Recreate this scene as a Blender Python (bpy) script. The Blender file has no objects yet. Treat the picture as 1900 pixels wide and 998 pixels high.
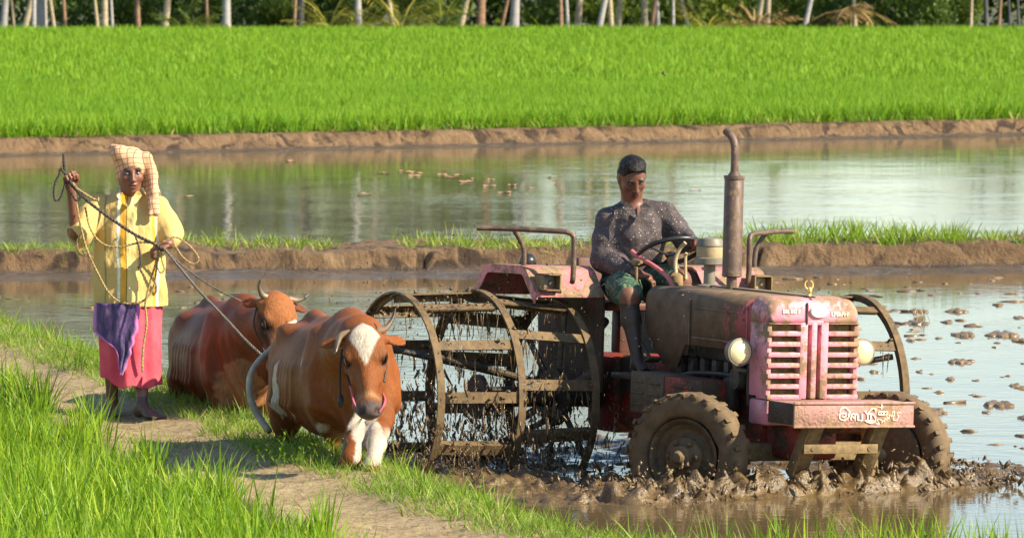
import bpy, bmesh, math, random
import numpy as np
from mathutils import Vector, Matrix, Quaternion
R = math.radians
random.seed(7); RNG = np.random.default_rng(7)
C = bpy.context.scene.collection
SC = bpy.context.scene

# ---------------------------------------------------------------- camera, sky, sun, exposure
FPX, HZ = 11025.0, 2.8
PITCH = math.atan(607.0 / FPX)
cam_d = bpy.data.cameras.new('camera'); cam = bpy.data.objects.new('camera', cam_d); C.objects.link(cam)
cam.location = (0, 0, HZ); cam.rotation_euler = (math.pi / 2 - PITCH, 0, 0)
cam_d.sensor_width = 36.0; cam_d.lens = FPX / 1900 * 36; cam_d.clip_end = 6000; cam_d.clip_start = 1.0
cam_d.dof.use_dof = True; cam_d.dof.focus_distance = 34.0; cam_d.dof.aperture_fstop = 11.0
SC.camera = cam
SUN_AZ, SUN_EL = (0.93, -0.37), R(35)
world = bpy.data.worlds.new('World'); SC.world = world; world.use_nodes = True
wn = world.node_tree; bg = wn.nodes['Background']
sky = wn.nodes.new('ShaderNodeTexSky'); sky.sky_type = 'NISHITA'; sky.sun_disc = False
sky.sun_elevation = SUN_EL; sky.sun_rotation = math.atan2(SUN_AZ[0], SUN_AZ[1])
sky.air_density = 1.0; sky.dust_density = 0.25; sky.ozone_density = 1.6
wn.links.new(sky.outputs[0], bg.inputs[0]); bg.inputs[1].default_value = 0.10
sun_d = bpy.data.lights.new('sun', 'SUN'); sun = bpy.data.objects.new('sun', sun_d); C.objects.link(sun)
sdir = Vector((SUN_AZ[0], SUN_AZ[1], 0)).normalized() * math.cos(SUN_EL) + Vector((0, 0, math.sin(SUN_EL)))
sun.rotation_euler = sdir.to_track_quat('Z', 'Y').to_euler()
sun.location = (20, -10, 20)
sun_d.energy = 5.0; sun_d.angle = R(0.6); sun_d.color = (1.0, 0.87, 0.66)
SC.view_settings.view_transform = 'Standard'; SC.view_settings.look = 'None'
SC.view_settings.exposure = 1.05; SC.view_settings.gamma = 1.0; SC.view_settings.use_curve_mapping = False
SC.render.engine = 'CYCLES'
SC.cycles.max_bounces = 6; SC.cycles.diffuse_bounces = 3; SC.cycles.glossy_bounces = 3; SC.cycles.transmission_bounces = 4
SC.cycles.caustics_reflective = False; SC.cycles.caustics_refractive = False

CP, SP = math.cos(PITCH), math.sin(PITCH)
def ray(px, py):
    a, b = (px - 950) / FPX, -(py - 499) / FPX
    return Vector((a, CP + b * SP, -SP + b * CP))
def W(px, py, Y):            # world point seen at a pixel of the photograph, at distance Y
    r = ray(px, py); return Vector((0, 0, HZ)) + r * (Y / r.y)
def G(px, py, z=0.0):        # the same, on a level plane
    r = ray(px, py); return Vector((0, 0, HZ)) + r * ((z - HZ) / r.z)

# ---------------------------------------------------------------- materials
MATS = {}
def rgb(c):
    return (c[0], c[1], c[2], 1.0)
class NT:
    def __init__(s, m):
        s.t = m.node_tree; s.n = s.t.nodes; s.l = s.t.links
    def new(s, typ, **kw):
        n = s.n.new(typ)
        for k, v in kw.items():
            if k.startswith('i_'):
                key = k[2:]; key = int(key) if key.isdigit() else key.replace('_', ' ')
                n.inputs[key].default_value = v
            else: setattr(n, k, v)
        return n
    def link(s, a, b): s.l.new(a, b)
    def noise(s, scale, detail=4, rough=0.55, vec=None, dist=0.0):
        n = s.new('ShaderNodeTexNoise'); n.inputs['Scale'].default_value = scale
        n.inputs['Detail'].default_value = detail; n.inputs['Roughness'].default_value = rough; n.inputs['Distortion'].default_value = dist
        if vec is not None: s.link(vec, n.inputs['Vector'])
        return n.outputs['Fac']
    def coord(s, kind='Object', scale=None, rot=None):
        o = s.new('ShaderNodeTexCoord').outputs[kind]
        if scale is not None or rot is not None:
            m = s.new('ShaderNodeMapping'); s.link(o, m.inputs[0])
            if scale is not None: m.inputs['Scale'].default_value = scale
            if rot is not None: m.inputs['Rotation'].default_value = rot
            o = m.outputs[0]
        return o
    def pos(s, scale=None):
        o = s.new('ShaderNodeNewGeometry').outputs['Position']
        if scale is not None:
            m = s.new('ShaderNodeMapping'); s.link(o, m.inputs[0]); m.inputs['Scale'].default_value = scale; o = m.outputs[0]
        return o
    def ramp(s, fac, stops, interp='LINEAR'):
        n = s.new('ShaderNodeValToRGB'); n.color_ramp.interpolation = interp
        el = n.color_ramp.elements
        while len(el) < len(stops): el.new(0.5)
        for e, (p, c) in zip(el, stops):
            e.position = p; e.color = rgb(c) if hasattr(c, '__len__') else (c, c, c, 1)
        s.link(fac, n.inputs[0]); return n.outputs[0]
    def mix(s, fac, a, b):
        n = s.new('ShaderNodeMix', data_type='RGBA')
        if hasattr(fac, 'is_linked'): s.link(fac, n.inputs[0])
        else: n.inputs[0].default_value = fac
        for i, v in ((6, a), (7, b)):
            if hasattr(v, 'is_linked'): s.link(v, n.inputs[i])
            else: n.inputs[i].default_value = rgb(v)
        return n.outputs[2]
    def math(s, op, a, b=0.0, clamp=False):
        n = s.new('ShaderNodeMath', operation=op); n.use_clamp = clamp
        for i, v in ((0, a), (1, b)):
            if hasattr(v, 'is_linked'): s.link(v, n.inputs[i])
            else: n.inputs[i].default_value = v
        return n.outputs[0]
    def attr(s, name, out='Color'):
        n = s.new('ShaderNodeAttribute'); n.attribute_name = name; return n.outputs[out]
    def bump(s, h, strength=0.3, dist=0.01):
        n = s.new('ShaderNodeBump'); n.inputs['Strength'].default_value = strength; n.inputs['Distance'].default_value = dist
        s.link(h, n.inputs['Height']); return n.outputs[0]

def newmat(name):
    m = bpy.data.materials.new(name); m.use_nodes = True; MATS[name] = m
    nt = NT(m); b = nt.n['Principled BSDF']; return m, nt, b
def plain(name, col, rough=0.6, metal=0.0, var=0.25, scale=8.0, bump=0.15, bscale=60.0, spec=0.5):
    m, nt, b = newmat(name)
    co = nt.coord('Object')
    f = nt.noise(scale, 5, 0.6, co)
    c2 = tuple(max(0, x * (1 - var)) for x in col); c3 = tuple(min(1, x * (1 + var)) for x in col)
    nt.link(nt.ramp(f, [(0.3, c2), (0.7, c3)]), b.inputs['Base Color'])
    b.inputs['Roughness'].default_value = rough; b.inputs['Metallic'].default_value = metal
    b.inputs['Specular IOR Level'].default_value = spec
    if bump: nt.link(nt.bump(nt.noise(bscale, 3, 0.6, co), bump, 0.004), b.inputs['Normal'])
    return m
def muddy(name, paint, rough=0.45, mud=(0.20, 0.135, 0.07), amount=0.5, scale=5.0, metal=0.0, worn=None, top=0.0, drip=True, fade=None):
    """painted metal under splashed, dried mud; amount 0..1 of cover; top adds cover on upward faces"""
    m, nt, b = newmat(name)
    co = nt.coord('Object')
    base = paint
    v = nt.noise(scale * 0.7, 4, 0.6, co)
    base = nt.mix(nt.ramp(v, [(0.35, 0), (0.65, 1)]), tuple(x * 0.78 for x in paint), tuple(min(1, x * 1.1) for x in paint))
    if worn is not None:
        w = nt.noise(scale * 6, 6, 0.75, co)
        base = nt.mix(nt.ramp(w, [(0.60, 0), (0.66, 1)]), base, worn)
    a = nt.noise(scale, 8, 0.72, co)
    sp = nt.noise(scale * 9, 3, 0.5, co)
    f = nt.math('ADD', a, nt.math('MULTIPLY', nt.math('SUBTRACT', sp, 0.5), 0.35))
    if drip:
        dr = nt.noise(scale * 5, 3, 0.5, nt.coord('Object', (1, 1, 0.12)))
        f = nt.math('ADD', f, nt.math('MULTIPLY', nt.math('SUBTRACT', dr, 0.5), 0.35))
    if top:
        z = nt.new('ShaderNodeSeparateXYZ'); nt.link(nt.new('ShaderNodeNewGeometry').outputs['Normal'], z.inputs[0])
        f = nt.math('ADD', f, nt.math('MULTIPLY', nt.math('MAXIMUM', z.outputs[2], 0.0), top))
    if fade:      # less mud towards the front end
        sx = nt.new('ShaderNodeSeparateXYZ'); nt.link(co, sx.inputs[0])
        f = nt.math('SUBTRACT', f, nt.math('MULTIPLY', nt.ramp(nt.math('ADD', sx.outputs[0], fade[0]), [(0.0, 0), (fade[1], 1)]), fade[2]))
    t = 1.0 - amount
    t = 0.25 + t * 0.5
    fac = nt.ramp(f, [(max(0, t - 0.05), 0), (min(1, t + 0.05), 1)])
    mudc = nt.mix(nt.ramp(nt.noise(scale * 3, 4, 0.6, co), [(0.3, 0), (0.7, 1)]), tuple(x * 0.62 for x in mud), tuple(x * 1.35 for x in mud))
    nt.link(nt.mix(fac, base, mudc), b.inputs['Base Color'])
    rr = nt.ramp(fac, [(0, rough), (1, 0.8)])
    nt.link(rr, b.inputs['Roughness']); b.inputs['Metallic'].default_value = metal
    nt.link(nt.bump(nt.math('ADD', nt.math('MULTIPLY', fac, 0.5), nt.math('MULTIPLY', sp, 0.6)), 0.5, 0.008), b.inputs['Normal'])
    return m
def wetmud(name, col=(0.17, 0.115, 0.055), rough=0.32, var=0.4):
    m, nt, b = newmat(name)
    co = nt.pos()
    f = nt.noise(6, 6, 0.7, co)
    nt.link(nt.ramp(f, [(0.3, tuple(x * (1 - var) for x in col)), (0.7, tuple(x * (1 + var) for x in col))]), b.inputs['Base Color'])
    nt.link(nt.ramp(nt.noise(14, 3, 0.5, co), [(0.35, rough * 0.6), (0.7, rough * 1.7)]), b.inputs['Roughness'])
    b.inputs['Specular IOR Level'].default_value = 0.6
    nt.link(nt.bump(nt.noise(45, 4, 0.6, co), 0.4, 0.01), b.inputs['Normal'])
    return m
def leafmat(name, stops, trans=0.45, rough=0.45, tip=None, noisy=(0.6, 0.35)):
    """blades and leaves: colour from a per-blade 'tint', light passes through them"""
    m, nt, b = newmat(name)
    t = nt.attr('tint', 'Fac')
    n = nt.noise(noisy[0], 3, 0.6, nt.pos())
    f = nt.math('ADD', t, nt.math('MULTIPLY', nt.math('SUBTRACT', n, 0.5), noisy[1]))
    col = nt.ramp(f, stops)
    nt.link(col, b.inputs['Base Color']); b.inputs['Roughness'].default_value = rough
    b.inputs['Specular IOR Level'].default_value = 0.35
    tr = nt.new('ShaderNodeBsdfTranslucent')
    nt.link(nt.mix(0.5, col, (0.30, 0.42, 0.02)), tr.inputs[0])
    ms = nt.new('ShaderNodeMixShader'); ms.inputs[0].default_value = trans
    nt.link(b.outputs[0], ms.inputs[1]); nt.link(tr.outputs[0], ms.inputs[2])
    nt.link(ms.outputs[0], nt.n['Material Output'].inputs[0])
    return m

# ---------------------------------------------------------------- mesh helpers
def np_mesh(name, V, F, smooth=False):
    V = np.asarray(V, dtype=np.float32); me = bpy.data.meshes.new(name)
    groups = F if isinstance(F, (list, tuple)) else [F]
    groups = [np.asarray(g, dtype=np.int32) for g in groups if len(g)]
    nl = sum(g.size for g in groups); npo = sum(len(g) for g in groups)
    me.vertices.add(len(V)); me.vertices.foreach_set('co', V.ravel())
    me.loops.add(nl); me.loops.foreach_set('vertex_index', np.concatenate([g.ravel() for g in groups]))
    me.polygons.add(npo)
    tot = np.concatenate([np.full(len(g), g.shape[1], dtype=np.int32) for g in groups])
    st = np.concatenate([[0], np.cumsum(tot)[:-1]]).astype(np.int32)
    me.polygons.foreach_set('loop_start', st); me.polygons.foreach_set('loop_total', tot)
    if smooth: me.polygons.foreach_set('use_smooth', np.ones(npo, dtype=bool))
    me.update(calc_edges=True); me.validate()
    return me
def set_float(me, name, arr):
    a = me.attributes.new(name, 'FLOAT', 'POINT'); a.data.foreach_set('value', np.asarray(arr, dtype=np.float32))
def set_color(me, name, arr):
    arr = np.asarray(arr, dtype=np.float32)
    if arr.shape[1] == 3: arr = np.concatenate([arr, np.ones((len(arr), 1), np.float32)], 1)
    a = me.attributes.new(name, 'FLOAT_COLOR', 'POINT'); a.data.foreach_set('color', arr.ravel())
def link(name, me, mat=None, parent=None, loc=None, rot=None):
    o = bpy.data.objects.new(name, me); C.objects.link(o)
    if mat is not None:
        for mm in (mat if isinstance(mat, (list, tuple)) else [mat]): me.materials.append(MATS[mm] if isinstance(mm, str) else mm)
    if parent is not None: o.parent = parent
    if loc is not None: o.location = loc
    if rot is not None: o.rotation_euler = rot
    return o
def tag(o, label=None, cat=None, group=None, kind=None):
    if label: o['label'] = label
    if cat: o['category'] = cat
    if group: o['group'] = group
    if kind: o['kind'] = kind
    return o
def empty(name, loc=(0, 0, 0), rot=(0, 0, 0)):
    o = bpy.data.objects.new(name, None); C.objects.link(o); o.location = loc; o.rotation_euler = rot; o.empty_display_size = 0.1
    return o
def vnoise(P, scale=1.0, seed=0, octaves=1, rough=0.5):
    """value noise on points (N,3) or (N,2) -> about -1..1"""
    P = np.asarray(P, dtype=np.float64)
    if P.shape[1] == 2: P = np.concatenate([P, np.zeros((len(P), 1))], 1)
    out = np.zeros(len(P)); amp = 1.0; tot = 0.0
    for o in range(octaves):
        Q = P * scale * (2 ** o) + 17.3 * o + seed * 5.17
        I = np.floor(Q).astype(np.int64); f = Q - I; f = f * f * (3 - 2 * f)
        acc = 0.0
        for dx in (0, 1):
            for dy in (0, 1):
                for dz in (0, 1):
                    h = (I[:, 0] + dx) * 374761393 + (I[:, 1] + dy) * 668265263 + (I[:, 2] + dz) * 2147483647 + seed * 974634777
                    h = (h ^ (h >> 13)) * 1274126177; h = h & 0x7fffffff; h = (h ^ (h >> 16)) & 0xffff
                    v = h / 32767.5 - 1.0
                    wgt = (f[:, 0] if dx else 1 - f[:, 0]) * (f[:, 1] if dy else 1 - f[:, 1]) * (f[:, 2] if dz else 1 - f[:, 2])
                    acc = acc + v * wgt
        out += acc * amp; tot += amp; amp *= rough
    return out / tot

def blades(base, h, w, az, lean, curve, seg=3, tint=None, face_az=None):
    """grass blades as tapering strips. base (N,3); returns V, F, tint"""
    N = len(base); base = np.asarray(base); ts = np.linspace(0, 1, seg + 1)
    d = np.stack([np.cos(az), np.sin(az), np.zeros(N)], 1)
    fa = az + math.pi / 2 if face_az is None else face_az
    s = np.stack([np.cos(fa), np.sin(fa), np.zeros(N)], 1)
    V = np.zeros((N, 2 * seg + 1, 3)); T = np.zeros((N, 2 * seg + 1))
    for i, t in enumerate(ts):
        ang = lean + curve * t
        # arc: integrate roughly
        horiz = h * t * np.sin(lean + curve * t * 0.5); vert = h * t * np.cos(lean + curve * t * 0.5)
        c = base + d * horiz[:, None]; c[:, 2] += vert
        if i < seg:
            ww = w * (0.55 + 0.45 * math.sin(min(1, t * 2.2 + 0.25) * math.pi / 2)) * (1 - t ** 2.2)
            V[:, 2 * i] = c - s * ww[:, None] / 2; V[:, 2 * i + 1] = c + s * ww[:, None] / 2
        else: V[:, 2 * i] = c
    k = np.arange(N)[:, None] * (2 * seg + 1)
    quads = [np.concatenate([k + 2 * i, k + 2 * i + 1, k + 2 * i + 3, k + 2 * i + 2], 1) for i in range(seg - 1)]
    tri = np.concatenate([k + 2 * seg - 2, k + 2 * seg - 1, k + 2 * seg], 1)
    T = np.repeat((np.full(N, .5) if tint is None else tint)[:, None], 2 * seg + 1, 1)
    T = T + (np.array([ts[i // 2] for i in range(2 * seg + 1)])[None] - 0.5) * 0.16
    Q = np.concatenate(quads) if quads else np.zeros((0, 4), np.int32)
    return V.reshape(-1, 3), [Q, tri], T.ravel()
def merge(parts):
    Vs, Ts = [], []; fs = {}; off = 0
    for V, F, T in parts:
        for f in F:
            if len(f): fs.setdefault(f.shape[1], []).append(f + off)
        Vs.append(V); Ts.append(T); off += len(V)
    return np.concatenate(Vs), [np.concatenate(x) for x in fs.values()], np.concatenate(Ts)
def blade_object(name, mat, parts):
    V, F, T = merge(parts); me = np_mesh(name, V, F, smooth=True); set_float(me, 'tint', T)
    return link(name, me, mat)
# ---------------------------------------------------------------- land and water
WZ = -0.25            # water level
BED = -0.45           # bottom of the flooded field
EDGE = np.array([(-14, 86), (-10.2, 70), (-7.4, 58), (-5.1, 49), (-3.76, 43.6), (-2.95, 40.6), (-1.9, 36.3), (-1.22, 33.6), (-0.52, 31.0), (-0.10, 29.4), (0.28, 28.1),
                 (0.9, 27.3), (2.0, 26.9), (4.0, 26.8), (8, 26.9), (16, 27.4)], dtype=float)
def edge_dist(X, Y):
    """signed distance to the water-side edge of the footpath (positive over the water)"""
    P = np.stack([X, Y], 1); best = np.full(len(P), 1e9); sgn = np.ones(len(P))
    for a, b in zip(EDGE[:-1], EDGE[1:]):
        d = b - a; L = (d ** 2).sum(); t = np.clip(((P - a) @ d) / L, 0, 1)
        q = P - (a + t[:, None] * d); dist = np.sqrt((q ** 2).sum(1))
        cr = d[0] * (P[:, 1] - a[1]) - d[1] * (P[:, 0] - a[0])
        m = dist < best; best = np.where(m, dist, best); sgn = np.where(m, np.sign(cr), sgn)
    return best * sgn
def sstep(a, b, x):
    t = np.clip((x - a) / (b - a), 0, 1); return t * t * (3 - 2 * t)
def bank_h(X, Y):
    s = edge_dist(X, Y); P = np.stack([X, Y], 1)
    s2 = s + 0.10 * vnoise(P, 1.3, 3, 3)
    h = np.where(s2 > -0.5, 0.0 + (BED - 0.08) * sstep(-0.02, 0.62, s2), -0.16 * sstep(-1.02, -1.30, s2))
    worn = np.exp(-((s + 0.72) / 0.28) ** 2)
    h = h - 0.045 * worn + 0.022 * vnoise(P, 2.2, 5, 4, 0.6) + 0.012 * vnoise(P, 14, 6, 2)
    return h, s
def grid_mesh(name, xs, ys, hf, mat, smooth=True):
    X, Y = np.meshgrid(xs, ys); Z = hf(X.ravel(), Y.ravel())
    V = np.stack([X.ravel(), Y.ravel(), Z], 1); nx, ny = len(xs), len(ys)
    i = (np.arange(ny - 1)[:, None] * nx + np.arange(nx - 1)[None]).ravel()
    return np_mesh(name, V, np.stack([i, i + 1, i + nx + 1, i + nx], 1), smooth)

# materials
m, nt, b = newmat('soil_path')
s_ = nt.attr('edge', 'Fac'); p = nt.pos()
c = nt.ramp(nt.noise(3.0, 8, 0.72, p), [(0.25, (0.24, 0.165, 0.08)), (0.5, (0.50, 0.365, 0.195)), (0.75, (0.62, 0.475, 0.28))])
fib = nt.noise(60, 5, 0.7, nt.pos((0.35, 1.0, 1.0)), 1.5)
c = nt.mix(nt.ramp(fib, [(0.5, 0), (0.62, 0.55)]), c, (0.5, 0.39, 0.22))
c = nt.mix(nt.ramp(nt.noise(22, 5, 0.7, p), [(0.52, 0), (0.60, 0.6)]), c, (0.12, 0.075, 0.035))
f = nt.math('ADD', s_, nt.math('MULTIPLY', nt.math('SUBTRACT', nt.noise(2.5, 4, 0.6, p), 0.5), 0.5))
c = nt.mix(nt.ramp(f, [(0.0, 0), (0.22, 1)]), c, (0.10, 0.068, 0.03))          # wet, darker soil on the water-side slope
nt.link(c, b.inputs['Base Color']); b.inputs['Roughness'].default_value = 0.9
nt.link(nt.bump(nt.math('ADD', nt.noise(38, 6, 0.75, p), nt.math('MULTIPLY', fib, 0.6)), 0.9, 0.03), b.inputs['Normal'])

def water_mat(name, col, ripple, sx, rough, stren):
    m, nt, b = newmat(name)
    p = nt.pos()
    c = nt.ramp(nt.noise(0.6, 5, 0.6, p), [(0.3, tuple(x * 0.75 for x in col)), (0.7, tuple(x * 1.2 for x in col))])
    nt.link(c, b.inputs['Base Color']); b.inputs['Roughness'].default_value = rough; b.inputs['IOR'].default_value = 1.33
    big = nt.noise(0.22, 2, 0.5, p)
    h = nt.math('ADD', nt.noise(ripple, 3, 0.55, nt.pos((1.0, sx, 1))), nt.math('MULTIPLY', nt.noise(ripple * 0.25, 2, 0.5, nt.pos((1, sx, 1))), 2.0))
    h = nt.math('MULTIPLY', h, nt.ramp(big, [(0.35, 0.35), (0.65, 1.0)]))
    nt.link(nt.bump(h, 1.0, stren), b.inputs['Normal'])
    return m
water_mat('paddy_water', (0.13, 0.092, 0.045), 9.0, 1.0, 0.05, 0.0026)
water_mat('pond_water', (0.115, 0.095, 0.05), 5.0, 1.0, 0.05, 0.0038)

m, nt, b = newmat('earth_bank')
p = nt.pos()
c = nt.ramp(nt.noise(2.6, 7, 0.7, p), [(0.25, (0.095, 0.052, 0.024)), (0.5, (0.22, 0.135, 0.066)), (0.75, (0.34, 0.225, 0.12))])
cr = nt.noise(3.2, 3, 0.6, nt.pos((1.0, 1.0, 0.35)), 0.6)
c = nt.mix(nt.ramp(cr, [(0.40, 0.9), (0.47, 0.0)]), c, (0.045, 0.026, 0.014))
zz = nt.new('ShaderNodeSeparateXYZ'); nt.link(p, zz.inputs[0])
wet = nt.ramp(nt.math('ADD', nt.math('MULTIPLY', nt.math('ADD', zz.outputs[2], 0.25), 5.0), nt.math('MULTIPLY', nt.noise(3, 3, .6, p), 0.3)), [(0.28, 1), (0.42, 0)])   # soaked near the water line
c = nt.mix(wet, c, (0.105, 0.078, 0.055))
nt.link(c, b.inputs['Base Color']); nt.link(nt.ramp(wet, [(0, 0.9), (1, 0.16)]), b.inputs['Roughness'])
nt.link(nt.bump(nt.math('ADD', nt.noise(12, 6, 0.75, p), nt.math('MULTIPLY', cr, 2.0)), 1.0, 0.10), b.inputs['Normal'])
m, nt, b = newmat('field_soil')
p = nt.pos()
nt.link(nt.ramp(nt.noise(1.5, 6, 0.7, p), [(0.3, (0.05, 0.05, 0.02)), (0.7, (0.11, 0.12, 0.035))]), b.inputs['Base Color']); b.inputs['Roughness'].default_value = 0.9

# ground sheet out to the horizon, under everything
me = np_mesh('ground', [(-3000, -200, BED - 0.2), (3000, -200, BED - 0.2), (3000, 5000, BED - 0.2), (-3000, 5000, BED - 0.2)], np.array([[0, 1, 2, 3]]))
tag(link('ground', me, 'field_soil'), kind='structure')
# footpath bank with the young rice field on its left
def hf(X, Y): return bank_h(X, Y)[0]
def bank_piece(name, xs, ys):
    me = grid_mesh(name, xs, ys, hf, 'soil_path')
    co = np.zeros(len(me.vertices) * 3, np.float32); me.vertices.foreach_get('co', co); co = co.reshape(-1, 3)
    set_float(me, 'edge', edge_dist(co[:, 0], co[:, 1])); return link(name, me, 'soil_path')
xs = np.concatenate([np.linspace(-16, -5.2, 40), np.arange(-5.0, 4.0, 0.045), np.linspace(4.2, 16, 50)])
ys = np.concatenate([np.linspace(12, 25.8, 40), np.arange(26, 44, 0.07), np.linspace(44.3, 86, 90)])
tag(bank_piece('footpath', xs, ys), kind='structure')

# flooded field and pond: one sheet each, the middle bund between them
FB0 = lambda x: 84.6 + (x + 7.2) * 0.60           # far bank, water line
FB = lambda x: np.where(x < -16, FB0(-16), np.where(x > 16, FB0(16), FB0(np.clip(x, -16, 16))))
MB = lambda x: 55.0 + 0.13 * x                    # middle bund, front foot
def sheet(name, xs, y0f, y1f, z, mat):
    xs = np.asarray(xs, float); V = []; 
    for x in xs: V += [(x, float(y0f(x)), z), (x, float(y1f(x)), z)]
    i = np.arange(len(xs) - 1) * 2
    me = np_mesh(name, V, np.stack([i, i + 2, i + 3, i + 1], 1)); return tag(link(name, me, mat), kind='structure')
sheet('paddy_water', np.linspace(-60, 60, 61), lambda x: 10, lambda x: MB(x) + 1.0, WZ, 'paddy_water')
sheet('pond_water', np.linspace(-60, 60, 61), lambda x: MB(x) + 1.0, lambda x: FB(x) + 1.0, WZ + 0.004, 'pond_water')

def bund_h(X, Y):
    P = np.stack([X, Y], 1)
    u = Y - MB(X) + 0.16 * vnoise(P, 1.1, 21, 3) + 0.11 * vnoise(P, 5.5, 22, 2)
    top = -0.075 + 0.06 * vnoise(P, 0.9, 23, 3) + 0.02 * vnoise(P, 6, 24, 2)
    front = WZ - 0.02 + 0.06 * sstep(-1.7, -0.25, u) * (0.75 + 0.9 * vnoise(P, 2.0, 25, 4)) + (top - WZ) * sstep(-0.02, 0.12, u)
    clod = 0.05 * np.maximum(vnoise(P, 7, 27, 2), 0) * sstep(-0.2, 0.3, u)
    back = (top - WZ + 0.15) * sstep(1.5, 2.0, u)
    return front + clod - back - 0.02 * sstep(-1.4, -1.9, u)
xs = np.concatenate([np.linspace(-20, -6.2, 80), np.arange(-6, 6.5, 0.05), np.linspace(6.7, 20, 80)])
X, U = np.meshgrid(xs, np.concatenate([np.arange(-2.0, -0.4, 0.08), np.arange(-0.4, 0.7, 0.03), np.arange(0.7, 2.4, 0.08)]))
Yg = MB(X) + U; V = np.stack([X.ravel(), Yg.ravel(), bund_h(X.ravel(), Yg.ravel())], 1)
nx, ny = len(xs), X.shape[0]; i = (np.arange(ny - 1)[:, None] * nx + np.arange(nx - 1)[None]).ravel()
me = np_mesh('earth_bund', V, np.stack([i, i + 1, i + nx + 1, i + nx], 1), True); tag(link('earth_bund', me, 'earth_bank'), kind='structure')
# far bank and the level field behind it
FZ = 0.02
def fb_h(X, U):
    P = np.stack([X, U * 3], 1)
    notch = np.maximum(0, vnoise(np.stack([X, X * 0], 1), 1.8, 33, 2) - 0.15) * 1.5
    u = U + 0.20 * vnoise(P, 1.2, 31, 4, .6) - 0.35 * notch
    return WZ - 0.05 + 0.08 * sstep(-0.9, -0.1, u) + (FZ - WZ - 0.06) * sstep(-0.02, 0.35, u) + 0.03 * vnoise(P, 3, 34, 3) * sstep(-.3, 0, u)
xs = np.concatenate([np.linspace(-40, -11, 60), np.arange(-10.9, 11, 0.07), np.linspace(11.1, 40, 60)])
us = np.concatenate([np.arange(-1.2, 1.4, 0.07), [2.0]])
X, U = np.meshgrid(xs, us); Yg = FB(X) + U
V = np.stack([X.ravel(), Yg.ravel(), fb_h(X.ravel(), U.ravel())], 1); nx, ny = len(xs), len(us)
i = (np.arange(ny - 1)[:, None] * nx + np.arange(nx - 1)[None]).ravel()
me = np_mesh('earth_bank', V, np.stack([i, i + 1, i + nx + 1, i + nx], 1), True); tag(link('earth_bank', me, 'earth_bank'), kind='structure')
xs = np.concatenate([[-2500], np.linspace(-40, 40, 41), [2500]]); V = []
for x in xs: V += [(x, float(FB(x)) + 1.3, FZ), (x, 4500, FZ)]
i = np.arange(len(xs) - 1) * 2
tag(link('field_ground', np_mesh('field_ground', V, np.stack([i, i + 2, i + 3, i + 1], 1)), 'field_soil'), kind='structure')

# ---------------------------------------------------------------- rice and grass
RICE = [(0.0, (0.035, 0.10, 0.008)), (0.35, (0.12, 0.26, 0.010)), (0.7, (0.27, 0.44, 0.018)), (1.0, (0.46, 0.54, 0.05))]
leafmat('rice_leaf', RICE, 0.42, 0.5)
leafmat('far_rice_leaf', [(0.0, (0.04, 0.15, 0.005)), (0.35, (0.10, 0.26, 0.006)), (0.7, (0.19, 0.36, 0.008)), (1.0, (0.33, 0.43, 0.03))], 0.30, 0.6, noisy=(0.35, 0.5))
leafmat('grass_leaf', [(0.0, (0.04, 0.10, 0.012)), (0.4, (0.13, 0.26, 0.018)), (0.75, (0.28, 0.42, 0.04)), (0.92, (0.48, 0.44, 0.12)), (1.0, (0.55, 0.43, 0.2))], 0.4, 0.5)
def scatter_rice(n, xr, yr, ok, h, w, per, spread, seed, mat, name, label, seg=3, lean=0.28, zf=None, tint0=0.5, tints=0.2):
    r = np.random.default_rng(seed)
    X = r.uniform(*xr, n); Y = r.uniform(*yr, n); k = ok(X, Y); X, Y = X[k], Y[k]
    n = len(X); X = np.repeat(X, per); Y = np.repeat(Y, per); N = len(X)
    ca = r.uniform(0, 2 * np.pi, N); cr = np.abs(r.normal(0, spread, N)); X = X + cr * np.cos(ca); Y = Y + cr * np.sin(ca)
    Z = zf(X, Y)
    hv = 1 + 0.22 * vnoise(np.stack([X, Y], 1), 0.9, seed, 2)
    ct = np.repeat(r.normal(0, tints * 0.5, n), per)
    V, F, T = blades(np.stack([X, Y, Z - 0.02], 1), h * r.uniform(0.6, 1.12, N) * hv, w * r.uniform(0.7, 1.3, N), ca,
                     np.abs(r.normal(lean, 0.15, N)), np.abs(r.normal(0.35, 0.3, N)), seg, tint0 + ct + r.normal(0, tints, N), face_az=r.uniform(0, np.pi, N))
    return V, F, T
# near rice field, left of the footpath
def near_ok(X, Y):
    s = edge_dist(X, Y); vis = (np.abs(X) < Y * 0.0862 + 1.3)
    return (s < -1.13 - 0.26 * vnoise(np.stack([X, Y], 1), 1.6, 41, 3)) & ((X < -0.75) | (X > 3)) & vis & (s > -6)
zf = lambda X, Y: bank_h(X, Y)[0]
o = blade_object('rice_plants', 'rice_leaf', [scatter_rice(26000, (-6, 4), (24.5, 44), near_ok, 0.345, 0.0115, 7, 0.035, 42, None, None, None, 4, 0.16, zf)])
tag(o, 'bright green young rice filling the field left of the footpath', 'rice', kind='stuff')
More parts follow.
